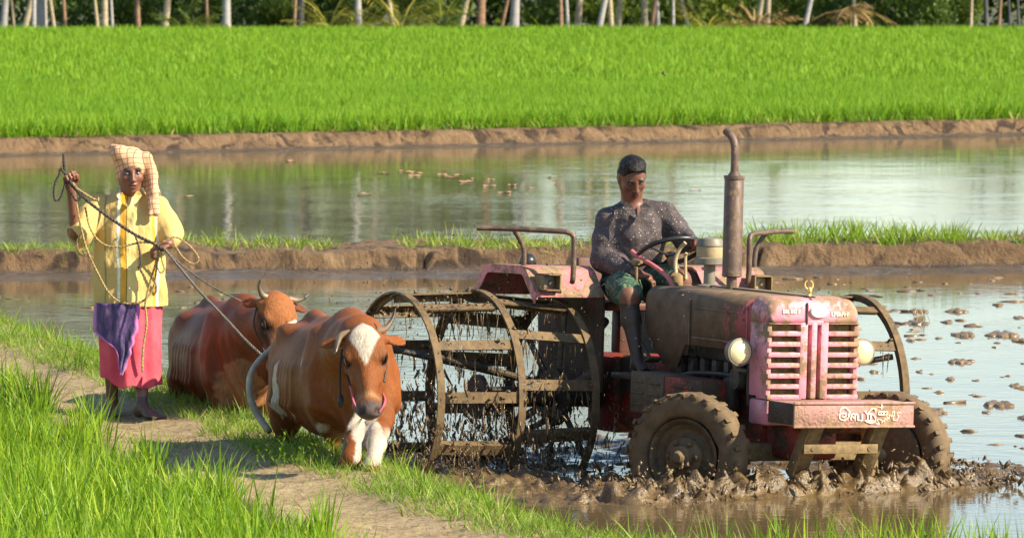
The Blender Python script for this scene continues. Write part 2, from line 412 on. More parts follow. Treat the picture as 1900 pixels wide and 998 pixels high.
# low grass on the water side of the path and on its shoulders
def strip(lo, hi, wob, seed):
    def f(X, Y):
        s = edge_dist(X, Y) + wob * vnoise(np.stack([X, Y], 1), 1.7, seed, 3)
        return (s > lo) & (s < hi) & (np.abs(X) < Y * 0.0862 + 1.3)
    return f
gp = [scatter_rice(60000, (-6.5, 4), (26, 48), strip(-0.40, 0.26, 0.16, 43), 0.115, 0.006, 6, 0.03, 44, 0, 0, 0, 2, 0.55, zf, 0.52, 0.2),
      scatter_rice(6000, (-6.5, 4), (26, 48), strip(-0.25, 0.30, 0.1, 43), 0.21, 0.007, 4, 0.03, 45, 0, 0, 0, 3, 0.3, zf, 0.55, 0.15),
      scatter_rice(16000, (-6.5, 4), (26, 48), strip(-1.25, -0.45, 0.1, 46), 0.06, 0.005, 4, 0.03, 47, 0, 0, 0, 2, 0.8, zf, 0.62, 0.25),
      scatter_rice(2600, (-6.5, 4), (26, 48), strip(-1.35, -0.95, 0.05, 48), 0.13, 0.006, 5, 0.03, 49, 0, 0, 0, 3, 0.5, zf, 0.5, 0.2),
      scatter_rice(9000, (-6.5, 0), (33, 48), lambda X, Y: strip(-1.2, -0.3, 0.1, 46)(X, Y) & (vnoise(np.stack([X, Y], 1), 1.4, 58, 3) > .02), 0.085, 0.006, 5, 0.03, 59, 0, 0, 0, 2, 0.6, zf, 0.55, 0.2)]
o = blade_object('bank_grass', 'grass_leaf', gp); tag(o, 'low green grass along the water side of the footpath', 'grass', kind='stuff')
# rice seedlings at the bottom right
ok = lambda X, Y: (edge_dist(X, Y) < 0.02) & (edge_dist(X, Y) > -0.7) & (X > 0.95 + 0.2 * np.sin(Y * 9)) & (X < 4)
o = blade_object('rice_seedlings', 'rice_leaf', [scatter_rice(620, (0.9, 4), (25.8, 28), ok, 0.27, 0.0085, 6, 0.03, 51, 0, 0, 0, 4, 0.14, lambda X, Y: bank_h(X, Y)[0] - 0.02)])
tag(o, 'row of green rice seedlings at the near edge of the muddy water', 'rice', kind='stuff')
# straw and dry stems on the path
r = np.random.default_rng(61); n = 9000
t = r.uniform(27, 42, n); X = np.interp(-t, -EDGE[::-1][5:, 1] if False else np.array([-44, -40.6, -36.3, -33.6, -31, -29.4, -28.1, -27]), np.array([-3.9, -2.95, -1.9, -1.22, -.52, -.1, .28, .7])) - r.uniform(0.1, 1.25, n)
az = r.uniform(0, 2 * np.pi, n); Z = bank_h(X, t)[0] + 0.004
V, F, T = blades(np.stack([X, t, Z], 1), r.uniform(0.04, 0.14, n), r.uniform(0.002, 0.005, n), az, r.uniform(1.3, 1.52, n), r.uniform(-0.2, 0.2, n), 2, r.uniform(0, 1, n))
leafmat('straw', [(0, (0.22, 0.15, 0.07)), (1, (0.55, 0.44, 0.24))], 0.15, 0.7)
tag(blade_object('straw_litter', 'straw', [(V, F, T)]), 'dry straw scraps scattered over the footpath', 'straw', kind='stuff')
# far field
def far_ok(X, Y): return (Y > FB(X) + 0.45 + 0.25 * vnoise(np.stack([X, Y], 1), 1.0, 71)) & (np.abs(X) < Y * 0.0862 + 4)
zz = lambda X, Y: np.full(len(X), FZ)
fp = [scatter_rice(90000, (-13, 13), (84, 112), far_ok, 0.30, 0.017, 5, 0.10, 72, 0, 0, 0, 2, 0.22, zz, 0.55, 0.14),
      scatter_rice(85000, (-20, 20), (112, 179), far_ok, 0.34, 0.032, 4, 0.18, 73, 0, 0, 0, 2, 0.22, zz, 0.58, 0.12)]
o = blade_object('rice_crop', 'far_rice_leaf', fp); tag(o, 'wide bright green rice field between the pond and the palm trees', 'rice', kind='stuff')
# grass lip over the far bank
ok = lambda X, Y: (Y > FB(X) + 0.10 + .2 * vnoise(np.stack([X, Y], 1), 1.5, 88, 2)) & (Y < FB(X) + 0.9)
o = blade_object('far_bank_grass', 'grass_leaf', [scatter_rice(14000, (-13, 13), (78, 102), ok, 0.17, 0.016, 5, 0.08, 75, 0, 0, 0, 2, 0.6, zz, 0.6, 0.25)])
tag(o, 'straggly grass along the top of the far earth bank', 'grass', kind='stuff')
# grass on the middle bund: lush on the right, thin and dry on the left
def bz(X, Y): return bund_h(X, Y)
def bok(a, b_, lo, hi, th):
    return lambda X, Y: (X > a) & (X < b_) & (Y - MB(X) > lo) & (Y - MB(X) < hi) & (vnoise(np.stack([X, Y], 1), 0.8, 77, 3) > th)
o = blade_object('bund_grass', 'grass_leaf', [
    scatter_rice(9000, (-9, 9), (53, 59), bok(-9, 2.5, 0.06, 1.5, -0.12), 0.13, 0.010, 5, 0.04, 78, 0, 0, 0, 3, 0.5, bz, 0.66, 0.2),
    scatter_rice(1300, (-9, 9), (53, 59), bok(-9, 2.5, 0.4, 1.5, 0.0), 0.22, 0.009, 5, 0.03, 79, 0, 0, 0, 3, 0.35, bz, 0.66, 0.2),
    scatter_rice(5200, (-9, 9), (53, 59), bok(2.3, 4.3, 0.2, 1.6, -0.6), 0.24, 0.013, 7, 0.04, 80, 0, 0, 0, 3, 0.4, bz, 0.56, 0.15),
    scatter_rice(4200, (-9, 9), (53, 59), bok(3.8, 9, 0.15, 1.6, -0.35), 0.16, 0.011, 6, 0.04, 81, 0, 0, 0, 3, 0.45, bz, 0.6, 0.2)])
tag(o, 'uneven grass growing along the top of the middle earth bund', 'grass', kind='stuff')
# ---------------------------------------------------------------- modelling helpers
def M4(loc=(0, 0, 0), rot=(0, 0, 0)):
    from mathutils import Euler
    return Matrix.Translation(loc) @ Euler(rot, 'XYZ').to_matrix().to_4x4()
def bm_new(): return bmesh.new()
def box(bm, c, s, rot=(0, 0, 0), bev=0.0, taper=None):
    r = bmesh.ops.create_cube(bm, size=1.0); vs = r['verts']
    for v in vs:
        v.co = Vector((v.co.x * s[0], v.co.y * s[1], v.co.z * s[2]))
        if taper and v.co.z > 0: v.co.x *= taper; v.co.y *= taper
    if bev:
        es = list({e for v in vs for e in v.link_edges})
        r2 = bmesh.ops.bevel(bm, geom=es, offset=bev, segments=2, affect='EDGES', profile=0.5)
        vs = list({v for f in r2['faces'] for v in f.verts} | {v for v in vs if v.is_valid})
    bmesh.ops.transform(bm, matrix=M4(c, rot), verts=vs)
    return vs
def frame_path(pts):
    pts = [Vector(p) for p in pts]; n = len(pts); T = []
    for i in range(n):
        t = (pts[min(i + 1, n - 1)] - pts[max(i - 1, 0)]); T.append(t.normalized() if t.length > 1e-9 else Vector((0, 0, 1)))
    u = T[0].orthogonal().normalized(); fr = []
    for i in range(n):
        u = (u - T[i] * u.dot(T[i])); u = u.normalized() if u.length > 1e-6 else T[i].orthogonal().normalized()
        fr.append((pts[i], u.copy(), T[i].cross(u)))
    return fr
def tube(bm, pts, r, seg=10, caps=True, flat=1.0):
    fr = frame_path(pts); rings = []
    rr = r if hasattr(r, '__len__') else [r] * len(pts)
    for (p, u, v), q in zip(fr, rr):
        rings.append([bm.verts.new(p + u * math.cos(2 * math.pi * k / seg) * q + v * math.sin(2 * math.pi * k / seg) * q * flat) for k in range(seg)])
    for a, b in zip(rings[:-1], rings[1:]):
        for k in range(seg): bm.faces.new((a[k], a[(k + 1) % seg], b[(k + 1) % seg], b[k]))
    if caps: bm.faces.new(rings[0][::-1]); bm.faces.new(rings[-1])
    return rings
def smooth_pts(pts, n=6):
    """Catmull-Rom through the points"""
    P = [Vector(p) for p in pts]; P = [P[0] * 2 - P[1]] + P + [P[-1] * 2 - P[-2]]; out = []
    for i in range(1, len(P) - 2):
        for k in range(n):
            t = k / n; a, b, c, d = P[i - 1], P[i], P[i + 1], P[i + 2]
            out.append(0.5 * ((2 * b) + (c - a) * t + (2 * a - 5 * b + 4 * c - d) * t * t + (3 * b - a - 3 * c + d) * t ** 3))
    out.append(P[-2]); return out
def lathe(bm, prof, seg=32, mat=None, close=False):
    """prof: (radius, height) about local z"""
    rings = []
    for r, h in prof:
        rings.append([bm.verts.new((r * math.cos(2 * math.pi * k / seg), r * math.sin(2 * math.pi * k / seg), h)) for k in range(seg)])
    if close: rings.append(rings[0])
    for a, b in zip(rings[:-1], rings[1:]):
        for k in range(seg):
            if len({a[k], a[(k + 1) % seg], b[(k + 1) % seg], b[k]}) == 4: bm.faces.new((a[k], a[(k + 1) % seg], b[(k + 1) % seg], b[k]))
    if not close:
        if prof[0][0] > 1e-5: bm.faces.new(rings[0][::-1])
        if prof[-1][0] > 1e-5: bm.faces.new(rings[-1])
    vs = [v for rg in rings for v in rg]
    if mat is not None: bmesh.ops.transform(bm, matrix=mat, verts=list(set(vs)))
    return vs
def prism(bm, poly, y0, y1, axis='y', bev=0.0):
    """poly of (x,z) pairs, extruded y0..y1"""
    mk = {'y': lambda p, t: (p[0], t, p[1]), 'x': lambda p, t: (t, p[0], p[1]), 'z': lambda p, t: (p[0], p[1], t)}[axis]
    A = [bm.verts.new(mk(p, y0)) for p in poly]; B = [bm.verts.new(mk(p, y1)) for p in poly]; n = len(poly)
    fs = [bm.faces.new(A), bm.faces.new(B[::-1])]
    for k in range(n): fs.append(bm.faces.new((A[k], B[k], B[(k + 1) % n], A[(k + 1) % n])))
    if bev:
        es = list({e for f in fs for e in f.edges})
        bmesh.ops.bevel(bm, geom=es, offset=bev, segments=2, affect='EDGES', profile=0.5)
def torus(bm, Rr, r, seg=40, sub=10, mat=None, arc=2 * math.pi):
    full = abs(arc - 2 * math.pi) < 1e-6; n = seg if full else seg + 1; rings = []
    for i in range(n):
        a = arc * i / seg
        rings.append([bm.verts.new(((Rr + r * math.cos(2 * math.pi * k / sub)) * math.cos(a), (Rr + r * math.cos(2 * math.pi * k / sub)) * math.sin(a), r * math.sin(2 * math.pi * k / sub))) for k in range(sub)])
    for i in range(seg):
        a, b = rings[i], rings[(i + 1) % n]
        for k in range(sub): bm.faces.new((a[k], a[(k + 1) % sub], b[(k + 1) % sub], b[k]))
    vs = [v for rg in rings for v in rg]
    if mat is not None: bmesh.ops.transform(bm, matrix=mat, verts=vs)
def ball(bm, c, r, seg=14, scale=(1, 1, 1), rot=(0, 0, 0)):
    rr = bmesh.ops.create_uvsphere(bm, u_segments=seg, v_segments=max(6, seg * 2 // 3), radius=r)
    bmesh.ops.scale(bm, vec=scale, verts=rr['verts']); bmesh.ops.transform(bm, matrix=M4(c, rot), verts=rr['verts'])
def fin(name, bm, mat, parent=None, smooth=True, angle=40, mods=None, loc=None, rot=None):
    bmesh.ops.recalc_face_normals(bm, faces=bm.faces)
    me = bpy.data.meshes.new(name); bm.to_mesh(me); bm.free()
    o = link(name, me, mat, parent, loc, rot)
    if smooth:
        me.polygons.foreach_set('use_smooth', np.ones(len(me.polygons), dtype=bool))
        ca = math.radians(angle); b2 = bmesh.new(); b2.from_mesh(me)
        for e in b2.edges:
            if len(e.link_faces) == 2 and e.calc_face_angle(0) > ca: e.smooth = False
        b2.to_mesh(me); b2.free()
    return o
RZ90 = Matrix.Rotation(math.pi / 2, 4, 'X')      # lathe axis z -> -y
def axis_y(c): return Matrix.Translation(c) @ Matrix.Rotation(-math.pi / 2, 4, 'X')   # z -> +y
def axis_x(c): return Matrix.Translation(c) @ Matrix.Rotation(math.pi / 2, 4, 'Y')    # z -> +x
# ---------------------------------------------------------------- palm grove and scrub beyond the field
leafmat('palm_leaf', [(0, (0.03, 0.055, 0.012)), (0.5, (0.07, 0.12, 0.02)), (1, (0.22, 0.24, 0.04))], 0.35, 0.5)
leafmat('shrub_leaf', [(0, (0.025, 0.06, 0.018)), (0.5, (0.075, 0.135, 0.03)), (1, (0.19, 0.26, 0.05))], 0.3, 0.5, noisy=(0.3, 0.5))
leafmat('yellow_leaf', [(0, (0.09, 0.12, 0.02)), (0.5, (0.24, 0.24, 0.04)), (1, (0.5, 0.42, 0.08))], 0.35, 0.5)
leafmat('dry_leaf', [(0, (0.10, 0.06, 0.02)), (0.5, (0.26, 0.16, 0.06)), (1, (0.45, 0.32, 0.14))], 0.2, 0.7)
def bark(name, a, b_):
    m, nt, b = newmat(name)
    z = nt.noise(5, 5, 0.7, nt.pos((0.6, 0.6, 3.0)))
    nt.link(nt.ramp(z, [(0.3, a), (0.7, b_)]), b.inputs['Base Color']); b.inputs['Roughness'].default_value = 0.9
    nt.link(nt.bump(z, 0.6, 0.05), b.inputs['Normal'])
bark('bark_pale', (0.25, 0.24, 0.23), (0.44, 0.42, 0.40)); bark('bark_cream', (0.30, 0.24, 0.15), (0.48, 0.40, 0.27))
bark('bark_brown', (0.16, 0.09, 0.055), (0.34, 0.21, 0.13)); bark('bark_dark', (0.045, 0.05, 0.06), (0.10, 0.10, 0.11))
def frond(L, az, up, droop, r, nl=26, w=0.055, ll=0.55):
    """one palm frond: leaflets either side of an arching midrib, as blades"""
    t = np.linspace(0.12, 1, nl); d = np.array([math.cos(az), math.sin(az)])
    s = np.array([-d[1], d[0]]); ang = up - droop * t
    dx = np.cumsum(np.cos(ang)) * L / nl; dz = np.cumsum(np.sin(ang)) * L / nl
    c = np.stack([d[0] * dx, d[1] * dx, dz], 1); parts = []
    for sg in (-1, 1):
        a = np.full(nl, math.atan2(s[1] * sg, s[0] * sg)) + 0.6 * (1 if sg < 0 else -1) * 1.0
        V, F, T = blades(c, ll * np.sin(np.pi * (0.12 + 0.8 * t)) * r.uniform(.85, 1.1, nl), np.full(nl, w), a, r.uniform(1.5, 1.9, nl), r.uniform(0.1, 0.6, nl), 2, r.uniform(0.2, .9, nl))
        parts.append((V, F, T))
    V, F, T = blades(np.array([[0, 0, 0.]]), np.array([L]), np.array([0.06]), np.array([az]), np.array([math.pi / 2 - up]), np.array([droop]), 6, np.array([0.95]))
    parts.append((V, F, T)); return parts
CROWNS = []
for k in range(3):
    r = np.random.default_rng(90 + k); ps = []
    for j in range(15):
        ps += frond(r.uniform(2.2, 3.2), j * 2.4 + r.uniform(-.3, .3), r.uniform(-0.2, 1.3), r.uniform(0.9, 1.5), r)
    V, F, T = merge(ps); me = np_mesh('crown', V, F); set_float(me, 'tint', T); me.materials.append(MATS['palm_leaf']); CROWNS.append(me)
# (pixel at the foot, pixel at the top edge of the photo, width in pixels, bark, what it looks like)
TR = [(6, 10, 12, 'p', 'pale grey'), (27, 21, 5, 'c', 'thin yellowish'), (44, 58, 10, 'c', 'tan, right-leaning'), (62, 63, 8, 'p', 'narrow grey'),
      (77, 78, 18, 'p', 'thick whitish-grey'), (101, 93, 6, 'c', 'thin cream, left-leaning'), (121, 118, 6, 'b', 'thin brown'), (182, 176, 6, 'c', 'thin pale, left-leaning'),
      (194, 194, 11, 'c', 'straight cream'), (209, 206, 5, 'p', 'very thin pale'), (256, 254, 9, 'b', 'shaded brown'), (305, 311, 12, 'c', 'bright cream, right-leaning'),
      (385, 383, 6, 'b', 'short brown'), (420, 420, 14, 'p', 'straight white-grey'), (545, 548, 6, 'b', 'slim brown'), (556, 559, 12, 'd', 'blue-grey'),
      (665, 664, 12, 'p', 'bright straight whitish'), (730, 722, 8, 'c', 'yellow-brown, left-leaning'), (853, 866, 10, 'c', 'cream, right-leaning'), (891, 893, 15, 'b', 'thick two-tone brown'),
      (929, 942, 6, 'b', 'thin brown, strongly right-leaning'), (954, 957, 16, 'p', 'thick shaded grey'), (966, 963, 6, 'd', 'dark slim'), (1041, 1040, 7, 'b', 'reddish-brown'), (1054, 1051, 6, 'p', 'thin pale'),
      (1071, 1076, 12, 'c', 'broad cream'), (1110, 1122, 10, 'p', 'pale, right-leaning'), (1135, 1132, 8, 'c', 'narrow cream'), (1148, 1150, 9, 'c', 'straight cream'),
      (1197, 1195, 11, 'c', 'sturdy tan'), (1208, 1216, 7, 'b', 'brown, right-leaning'), (1221, 1219, 7, 'p', 'slender pale'), (1249, 1249, 6, 'p', 'thin white'),
      (1277, 1262, 11, 'd', 'dark curved'), (1403, 1414, 12, 'c', 'ragged yellow-brown'), (1424, 1426, 10, 'c', 'clean cream'), (1491, 1504, 10, 'p', 'pale, right-leaning'),
      (1587, 1584, 8, 'c', 'short cream'), (1801, 1803, 6, 'c', 'thin tan'), (1831, 1829, 9, 'd', 'dark blue-grey'), (1853, 1857, 6, 'b', 'slim reddish-brown'),
      (1874, 1872, 5, 'd', 'thin near-black'), (1891, 1888, 6, 'd', 'dark')]
ORD = ['first', 'second', 'third', 'fourth', 'fifth', 'sixth', 'seventh', 'eighth', 'ninth', 'tenth']
def ordi(n): return {1: '1st', 2: '2nd', 3: '3rd'}.get(n, '%dth' % n)
BK = {'p': 'bark_pale', 'c': 'bark_cream', 'b': 'bark_brown', 'd': 'bark_dark'}
r = np.random.default_rng(100)
for i, (xb, xt, wpx, bk, look) in enumerate(TR):
    Y = 181 + r.uniform(0, 5.5) if bk != 'd' else 185 + r.uniform(0, 4)
    base = W(xb, 48, Y); base.z = FZ; top = W(xt, 0, Y)
    lean = (top.x - base.x) / 0.9
    H = r.uniform(8.0, 12.5) if xb < 1250 else r.uniform(3.4, 4.6)
    if look.startswith('short'): H = 2.6 if xb > 1500 else 3.2
    rad = wpx / FPX * Y / 2
    t_ = empty('palm_tree', base); tag(t_, '%s palm trunk, %s from the left in the tree row' % (look, ordi(i + 1)), 'palm tree', 'palms behind the rice field')
    pts = []; rad_ = []
    for k in range(9):
        z = H * k / 8; b_ = lean * (z - 0.08 * z * z / 2 if True else z)
        pts.append((b_ * (1 if abs(lean) > .12 else 1), 0.02 * math.sin(k), z)); rad_.append(rad * (1.25 if k == 0 else 1.0 - 0.35 * k / 8))
    bm = bm_new(); tube(bm, pts, rad_, 9); fin('trunk', bm, BK[bk], t_)
    c_ = link('crown', CROWNS[i % 3], None, t_, pts[-1], (0, 0, r.uniform(0, 6)))
    if H < 4: c_.scale = (0.4, 0.4, 0.35)
    else: c_.scale = (r.uniform(.8, 1.1),) * 3
# young palms whose fronds show between the trunks
for j, (px, sc_, mt, look) in enumerate([(345, 1.0, 'palm_leaf', 'dull green'), (610, 1.05, 'yellow_leaf', 'bright yellow, leftmost'), (745, 1.3, 'yellow_leaf', 'broad arching yellow-green'),
                                (820, 1.1, 'palm_leaf', 'olive green with long spreading fronds'), (1310, 0.9, 'yellow_leaf', 'small yellow-green'), (1585, 1.0, 'dry_leaf', 'drying, tan-fringed'), (1400, .8, 'dry_leaf', 'withered brown')]):
    p = W(px, 48, 180 + (j % 3)); p.z = FZ + (0.75 if px == 1585 else 0)
    ps = []
    for q in range(12): ps += frond(r.uniform(1.3, 2.0) * sc_, q * 2.4 + r.uniform(-.3, .3), r.uniform(0.5, 1.35) if px != 1585 else r.uniform(-.3, .5), r.uniform(0.7, 1.3), r, 22, 0.06, 0.45)
    V, F, T = merge(ps); me = np_mesh('young_palm', V, F); set_float(me, 'tint', T); o = link('young_palm', me, mt, None, p)
    tag(o, '%s young palm fronds rising behind the rice field' % look, 'young palm', 'young palms under the trees')
def leaf_blob(n, rx, ry, rz, size, r, lumps=7):
    c = r.normal(0, 0.45, (lumps, 3)) * [rx, ry, rz * 0.6] + [0, 0, rz * 0.55]; s = r.uniform(0.35, 0.6, lumps)
    k = r.integers(0, lumps, n); u = r.normal(0, 1, (n, 3)); u /= np.linalg.norm(u, axis=1)[:, None]
    P = c[k] + u * (s[k] * r.uniform(0.6, 1.05, n))[:, None] * [rx, ry, rz * 0.8]; P[:, 2] = np.abs(P[:, 2])
    a = r.uniform(0, 2 * np.pi, n)
    V, F, T = blades(P, size * r.uniform(.7, 1.3, n), size * r.uniform(.35, .6, n), a, r.uniform(0.2, 2.2, n), r.uniform(-.3, .6, n), 2, np.repeat(r.uniform(.25, .75, lumps)[None], 1, 0)[0][k] + r.normal(0, .12, n), face_az=r.uniform(0, np.pi, n))
    return V, F, T
SH = [(150, 2.0, 1.6, 's', 'dark green'), (235, 1.3, 1.2, 's', 'low deep-green'), (330, 1.6, 1.7, 's', 'olive'), (470, 2.2, 1.5, 's', 'dense dark'), (510, 1.0, .9, 'y', 'yellow-flecked'), (590, 1.2, 1.4, 's', 'mottled green'),
      (690, 1.4, 1.8, 's', 'shadowy green'), (790, 1.3, 1.2, 'y', 'yellow-green leafy'), (1010, 1.6, 1.9, 's', 'tall blue-green'), (1090, 1.0, 1.0, 'y', 'pale green'), (1170, 1.2, 1.7, 's', 'mid-green'), (1290, 1.3, 1.6, 'y', 'light olive'),
      (1345, 1.2, 1.7, 'y', 'bright olive, rounded'), (1385, .9, 1.3, 's', 'small green'), (1455, 1.2, 1.7, 'y', 'feathery yellow-green'), (1530, 1.2, 1.1, 's', 'dark, low'), (1640, 1.6, 1.9, 's', 'thick rounded green'), (1700, 1.4, 2.0, 's', 'tall leafy green'), (1765, 1.2, 1.8, 'y', 'pale-tipped green')]
for j, (px, rx, rz, k, look) in enumerate(SH):
    p = W(px, 48, 187.5 + (j % 4) * 0.8); p.z = FZ
    V, F, T = leaf_blob(2200, rx * 0.9, 1.0, rz, 0.17, r); me = np_mesh('shrub', V, F); set_float(me, 'tint', T)
    o = link('shrub', me, 'shrub_leaf' if k == 's' else 'yellow_leaf', None, p)
    if k == 'y': 
        me.materials.clear(); me.materials.append(MATS['mid_leaf'] if 'mid_leaf' in MATS else leafmat('mid_leaf', [(0, (0.05, 0.09, 0.015)), (0.5, (0.13, 0.19, 0.03)), (1, (0.30, 0.34, 0.06))], 0.35, 0.5))
    tag(o, '%s shrub between the trunks, %s bush from the left' % (look, ordi(j + 1)), 'shrub', 'shrubs under the palms')
# the far wood behind them, higher on the left, thinning to the right
n = 60000
X = r.uniform(-26, 26, n); hmax = np.interp(X, [-26, -14, -3, 3, 8, 14, 26], [11, 10, 9.0, 6.0, 3.0, 2.0, 1.8]) * (1 + 0.22 * vnoise(np.stack([X, X * 0], 1), 0.35, 103, 2))
Z = r.uniform(0, 1, n) ** 0.9 * hmax; Yw = 192 + r.uniform(0, 5, n) + Z * 0.15
keep = (vnoise(np.stack([X, Z, Yw * .3], 1), 0.55, 104, 3) > -0.22) & ~((X > 13.4) & (Z < 1.2) & (r.uniform(0, 1, n) < .8))
X, Z, Yw = X[keep], Z[keep], Yw[keep]; n = len(X)
tn = 0.58 + 0.35 * vnoise(np.stack([X, Z, Yw], 1), 0.5, 105, 2) + r.normal(0, .1, n)
V, F, T = blades(np.stack([X, Yw, Z + FZ], 1), r.uniform(.35, .7, n), r.uniform(.2, .38, n), r.uniform(0, 6.28, n), r.uniform(.2, 2.2, n), r.uniform(-.3, .6, n), 2, tn, face_az=r.uniform(0, np.pi, n))
o = blade_object('far_wood', 'shrub_leaf', [(V, F, T)]); tag(o, 'dark dense wood closing the view behind the palm trunks', 'wood', kind='stuff')
# ---------------------------------------------------------------- tractor (x forward, y to its left, z up, origin under the front axle)
MUDC = (0.21, 0.145, 0.065)
muddy('hood_paint', (0.50, 0.11, 0.12), 0.45, (0.15, 0.10, 0.06), 0.84, 3.6, top=0.30, fade=(0.50, 0.55, 0.30))
muddy('nose_paint', (0.74, 0.29, 0.36), 0.3, (0.30, 0.19, 0.11), 0.36, 3.0, worn=(0.75, 0.35, 0.30), top=0.12)
muddy('fender_paint', (0.66, 0.19, 0.20), 0.45, (0.26, 0.18, 0.10), 0.45, 7.0, worn=(0.55, 0.42, 0.16), top=0.05)
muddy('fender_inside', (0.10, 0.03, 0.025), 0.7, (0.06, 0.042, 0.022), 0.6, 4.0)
muddy('engine_red', (0.30, 0.035, 0.02), 0.5, (0.07, 0.048, 0.026), 0.5, 5.0, drip=False)
muddy('engine_dark', (0.035, 0.028, 0.022), 0.5, (0.07, 0.048, 0.026), 0.45, 6.0)
muddy('bumper_paint', (0.46, 0.23, 0.20), 0.5, (0.30, 0.19, 0.11), 0.40, 6.0, worn=(0.3, 0.2, 0.15), drip=False)
muddy('mud_steel', (0.12, 0.085, 0.045), 0.4, MUDC, 0.85, 7.0)
muddy('cage_steel', (0.07, 0.05, 0.03), 0.3, (0.14, 0.092, 0.04), 0.7, 6.0)
muddy('pipe_rust', (0.13, 0.085, 0.065), 0.42, (0.24, 0.165, 0.10), 0.36, 22.0, metal=0.25, drip=False)
muddy('tyre_mud', (0.03, 0.028, 0.024), 0.55, (0.135, 0.09, 0.045), 0.86, 4.0, drip=False)
muddy('rim_mud', (0.10, 0.075, 0.05), 0.45, (0.12, 0.08, 0.04), 0.7, 8.0, drip=False)
muddy('olive_box', (0.10, 0.085, 0.055), 0.5, (0.13, 0.095, 0.055), 0.6, 6.0)
plain('black_plastic', (0.02, 0.02, 0.02), 0.35); plain('seat_vinyl', (0.12, 0.05, 0.035), 0.6)
plain('filter_cream', (0.42, 0.33, 0.19), 0.5, var=0.35); plain('filter_grey', (0.19, 0.17, 0.13), 0.5, var=0.35)
plain('emblem_white', (0.80, 0.78, 0.66), 0.4, var=0.06); plain('paint_white', (0.85, 0.80, 0.66), 0.5, var=0.08)
plain('gold', (0.75, 0.55, 0.18), 0.35, metal=0.5); plain('lever_pink', (0.62, 0.16, 0.16), 0.45); plain('grille_mesh', (0.16, 0.13, 0.05), 0.7, var=0.6, scale=30, bump=0.8, bscale=260)
m, nt, b = newmat('lamp_glass')
b.inputs['Base Color'].default_value = (0.80, 0.74, 0.50, 1); b.inputs['Roughness'].default_value = 0.18; b.inputs['Specular IOR Level'].default_value = 0.9
w_ = nt.new('ShaderNodeTexWave'); w_.inputs['Scale'].default_value = 28; w_.bands_direction = 'Y'; nt.link(nt.coord('Object'), w_.inputs[0])
nt.link(nt.bump(w_.outputs[1], 0.25, 0.001), b.inputs['Normal'])
nt.link(nt.mix(nt.ramp(nt.noise(12, 4, 0.6, nt.coord('Object')), [(0.45, 0), (0.7, 0.6)]), (0.82, 0.72, 0.42), (0.5, 0.36, 0.15)), b.inputs['Base Color'])

TA = math.atan2(-0.895, 0.446); ROLL = R(-1.8)
tr = empty('tractor', (1.55, 33.20, BED)); tr.rotation_mode = 'QUATERNION'
tr.rotation_quaternion = Quaternion((0, 0, 1), TA) @ Quaternion((1, 0, 0), ROLL)
tag(tr, 'mud-splashed red tractor with pink grille and iron cage wheels churning the flooded field', 'tractor')
def TP(a, b_, z): return tr.matrix_basis @ Vector((a, b_, z))
def tpart(name, bm, mat, parent=tr, **k): return fin(name, bm, mat, parent, **k)

# bonnet: side panels and rounded top in one skin, dropping at the rear
def arch(w, z0, zt, rad, n=6):
    pts = [(-w, z0)]
    for i in range(n + 1):
        a = math.pi - i * (math.pi / 2) / n; pts.append((-w + rad + rad * math.cos(a), zt - rad + rad * math.sin(a)))
    for i in range(n + 1):
        a = math.pi / 2 - i * (math.pi / 2) / n; pts.append((w - rad + rad * math.cos(a), zt - rad + rad * math.sin(a)))
    pts.append((w, z0)); return pts
bm = bm_new(); rings = []
stations = [(-1.335, 0.225, 1.215, 1.04, .07), (-1.325, 0.245, 1.245, 1.04, .07), (-1.28, 0.26, 1.262, 1.0, .07), (-1.03, 0.272, 1.266, .82, .07), (-0.86, 0.278, 1.268, .815, .075), (-0.765, 0.281, 1.270, .95, .075), (-0.70, 0.282, 1.270, .955, .075), (0.02, 0.286, 1.272, .955, .08)]
for a, w, zt, z0, rad in stations:
    rings.append([bm.verts.new((a, y, z)) for y, z in arch(w, z0, zt, rad)])
for A_, B_ in zip(rings[:-1], rings[1:]):
    for k in range(len(A_) - 1): bm.faces.new((A_[k], A_[k + 1], B_[k + 1], B_[k]))
bm.faces.new(rings[0])
hood = tpart('bonnet', bm, 'hood_paint', angle=50)
md = hood.modifiers.new('thick', 'SOLIDIFY'); md.thickness = 0.008; md.offset = -1
bm = bm_new()
for s in (-1, 1):                                       # pressed rectangle, seam strip
    y = s * 0.291
    for (a0, a1, z) in ((-0.66, -0.06, 1.17), (-0.66, -0.06, 1.0)): box(bm, ((a0 + a1) / 2, y, z), (a1 - a0, 0.008, 0.012), bev=0.003)
    box(bm, (-0.70, y, 1.085), (0.012, 0.008, 0.26), bev=0.003); box(bm, (-0.02, y, 1.085), (0.012, 0.008, 0.24), bev=0.003)
tpart('bonnet_trim', bm, 'hood_paint')
bm = bm_new(); box(bm, (-.5, 0.0, 1.275), (1.45, 0.012, 0.008), bev=0.002); tpart('bonnet_seam', bm, 'engine_dark')
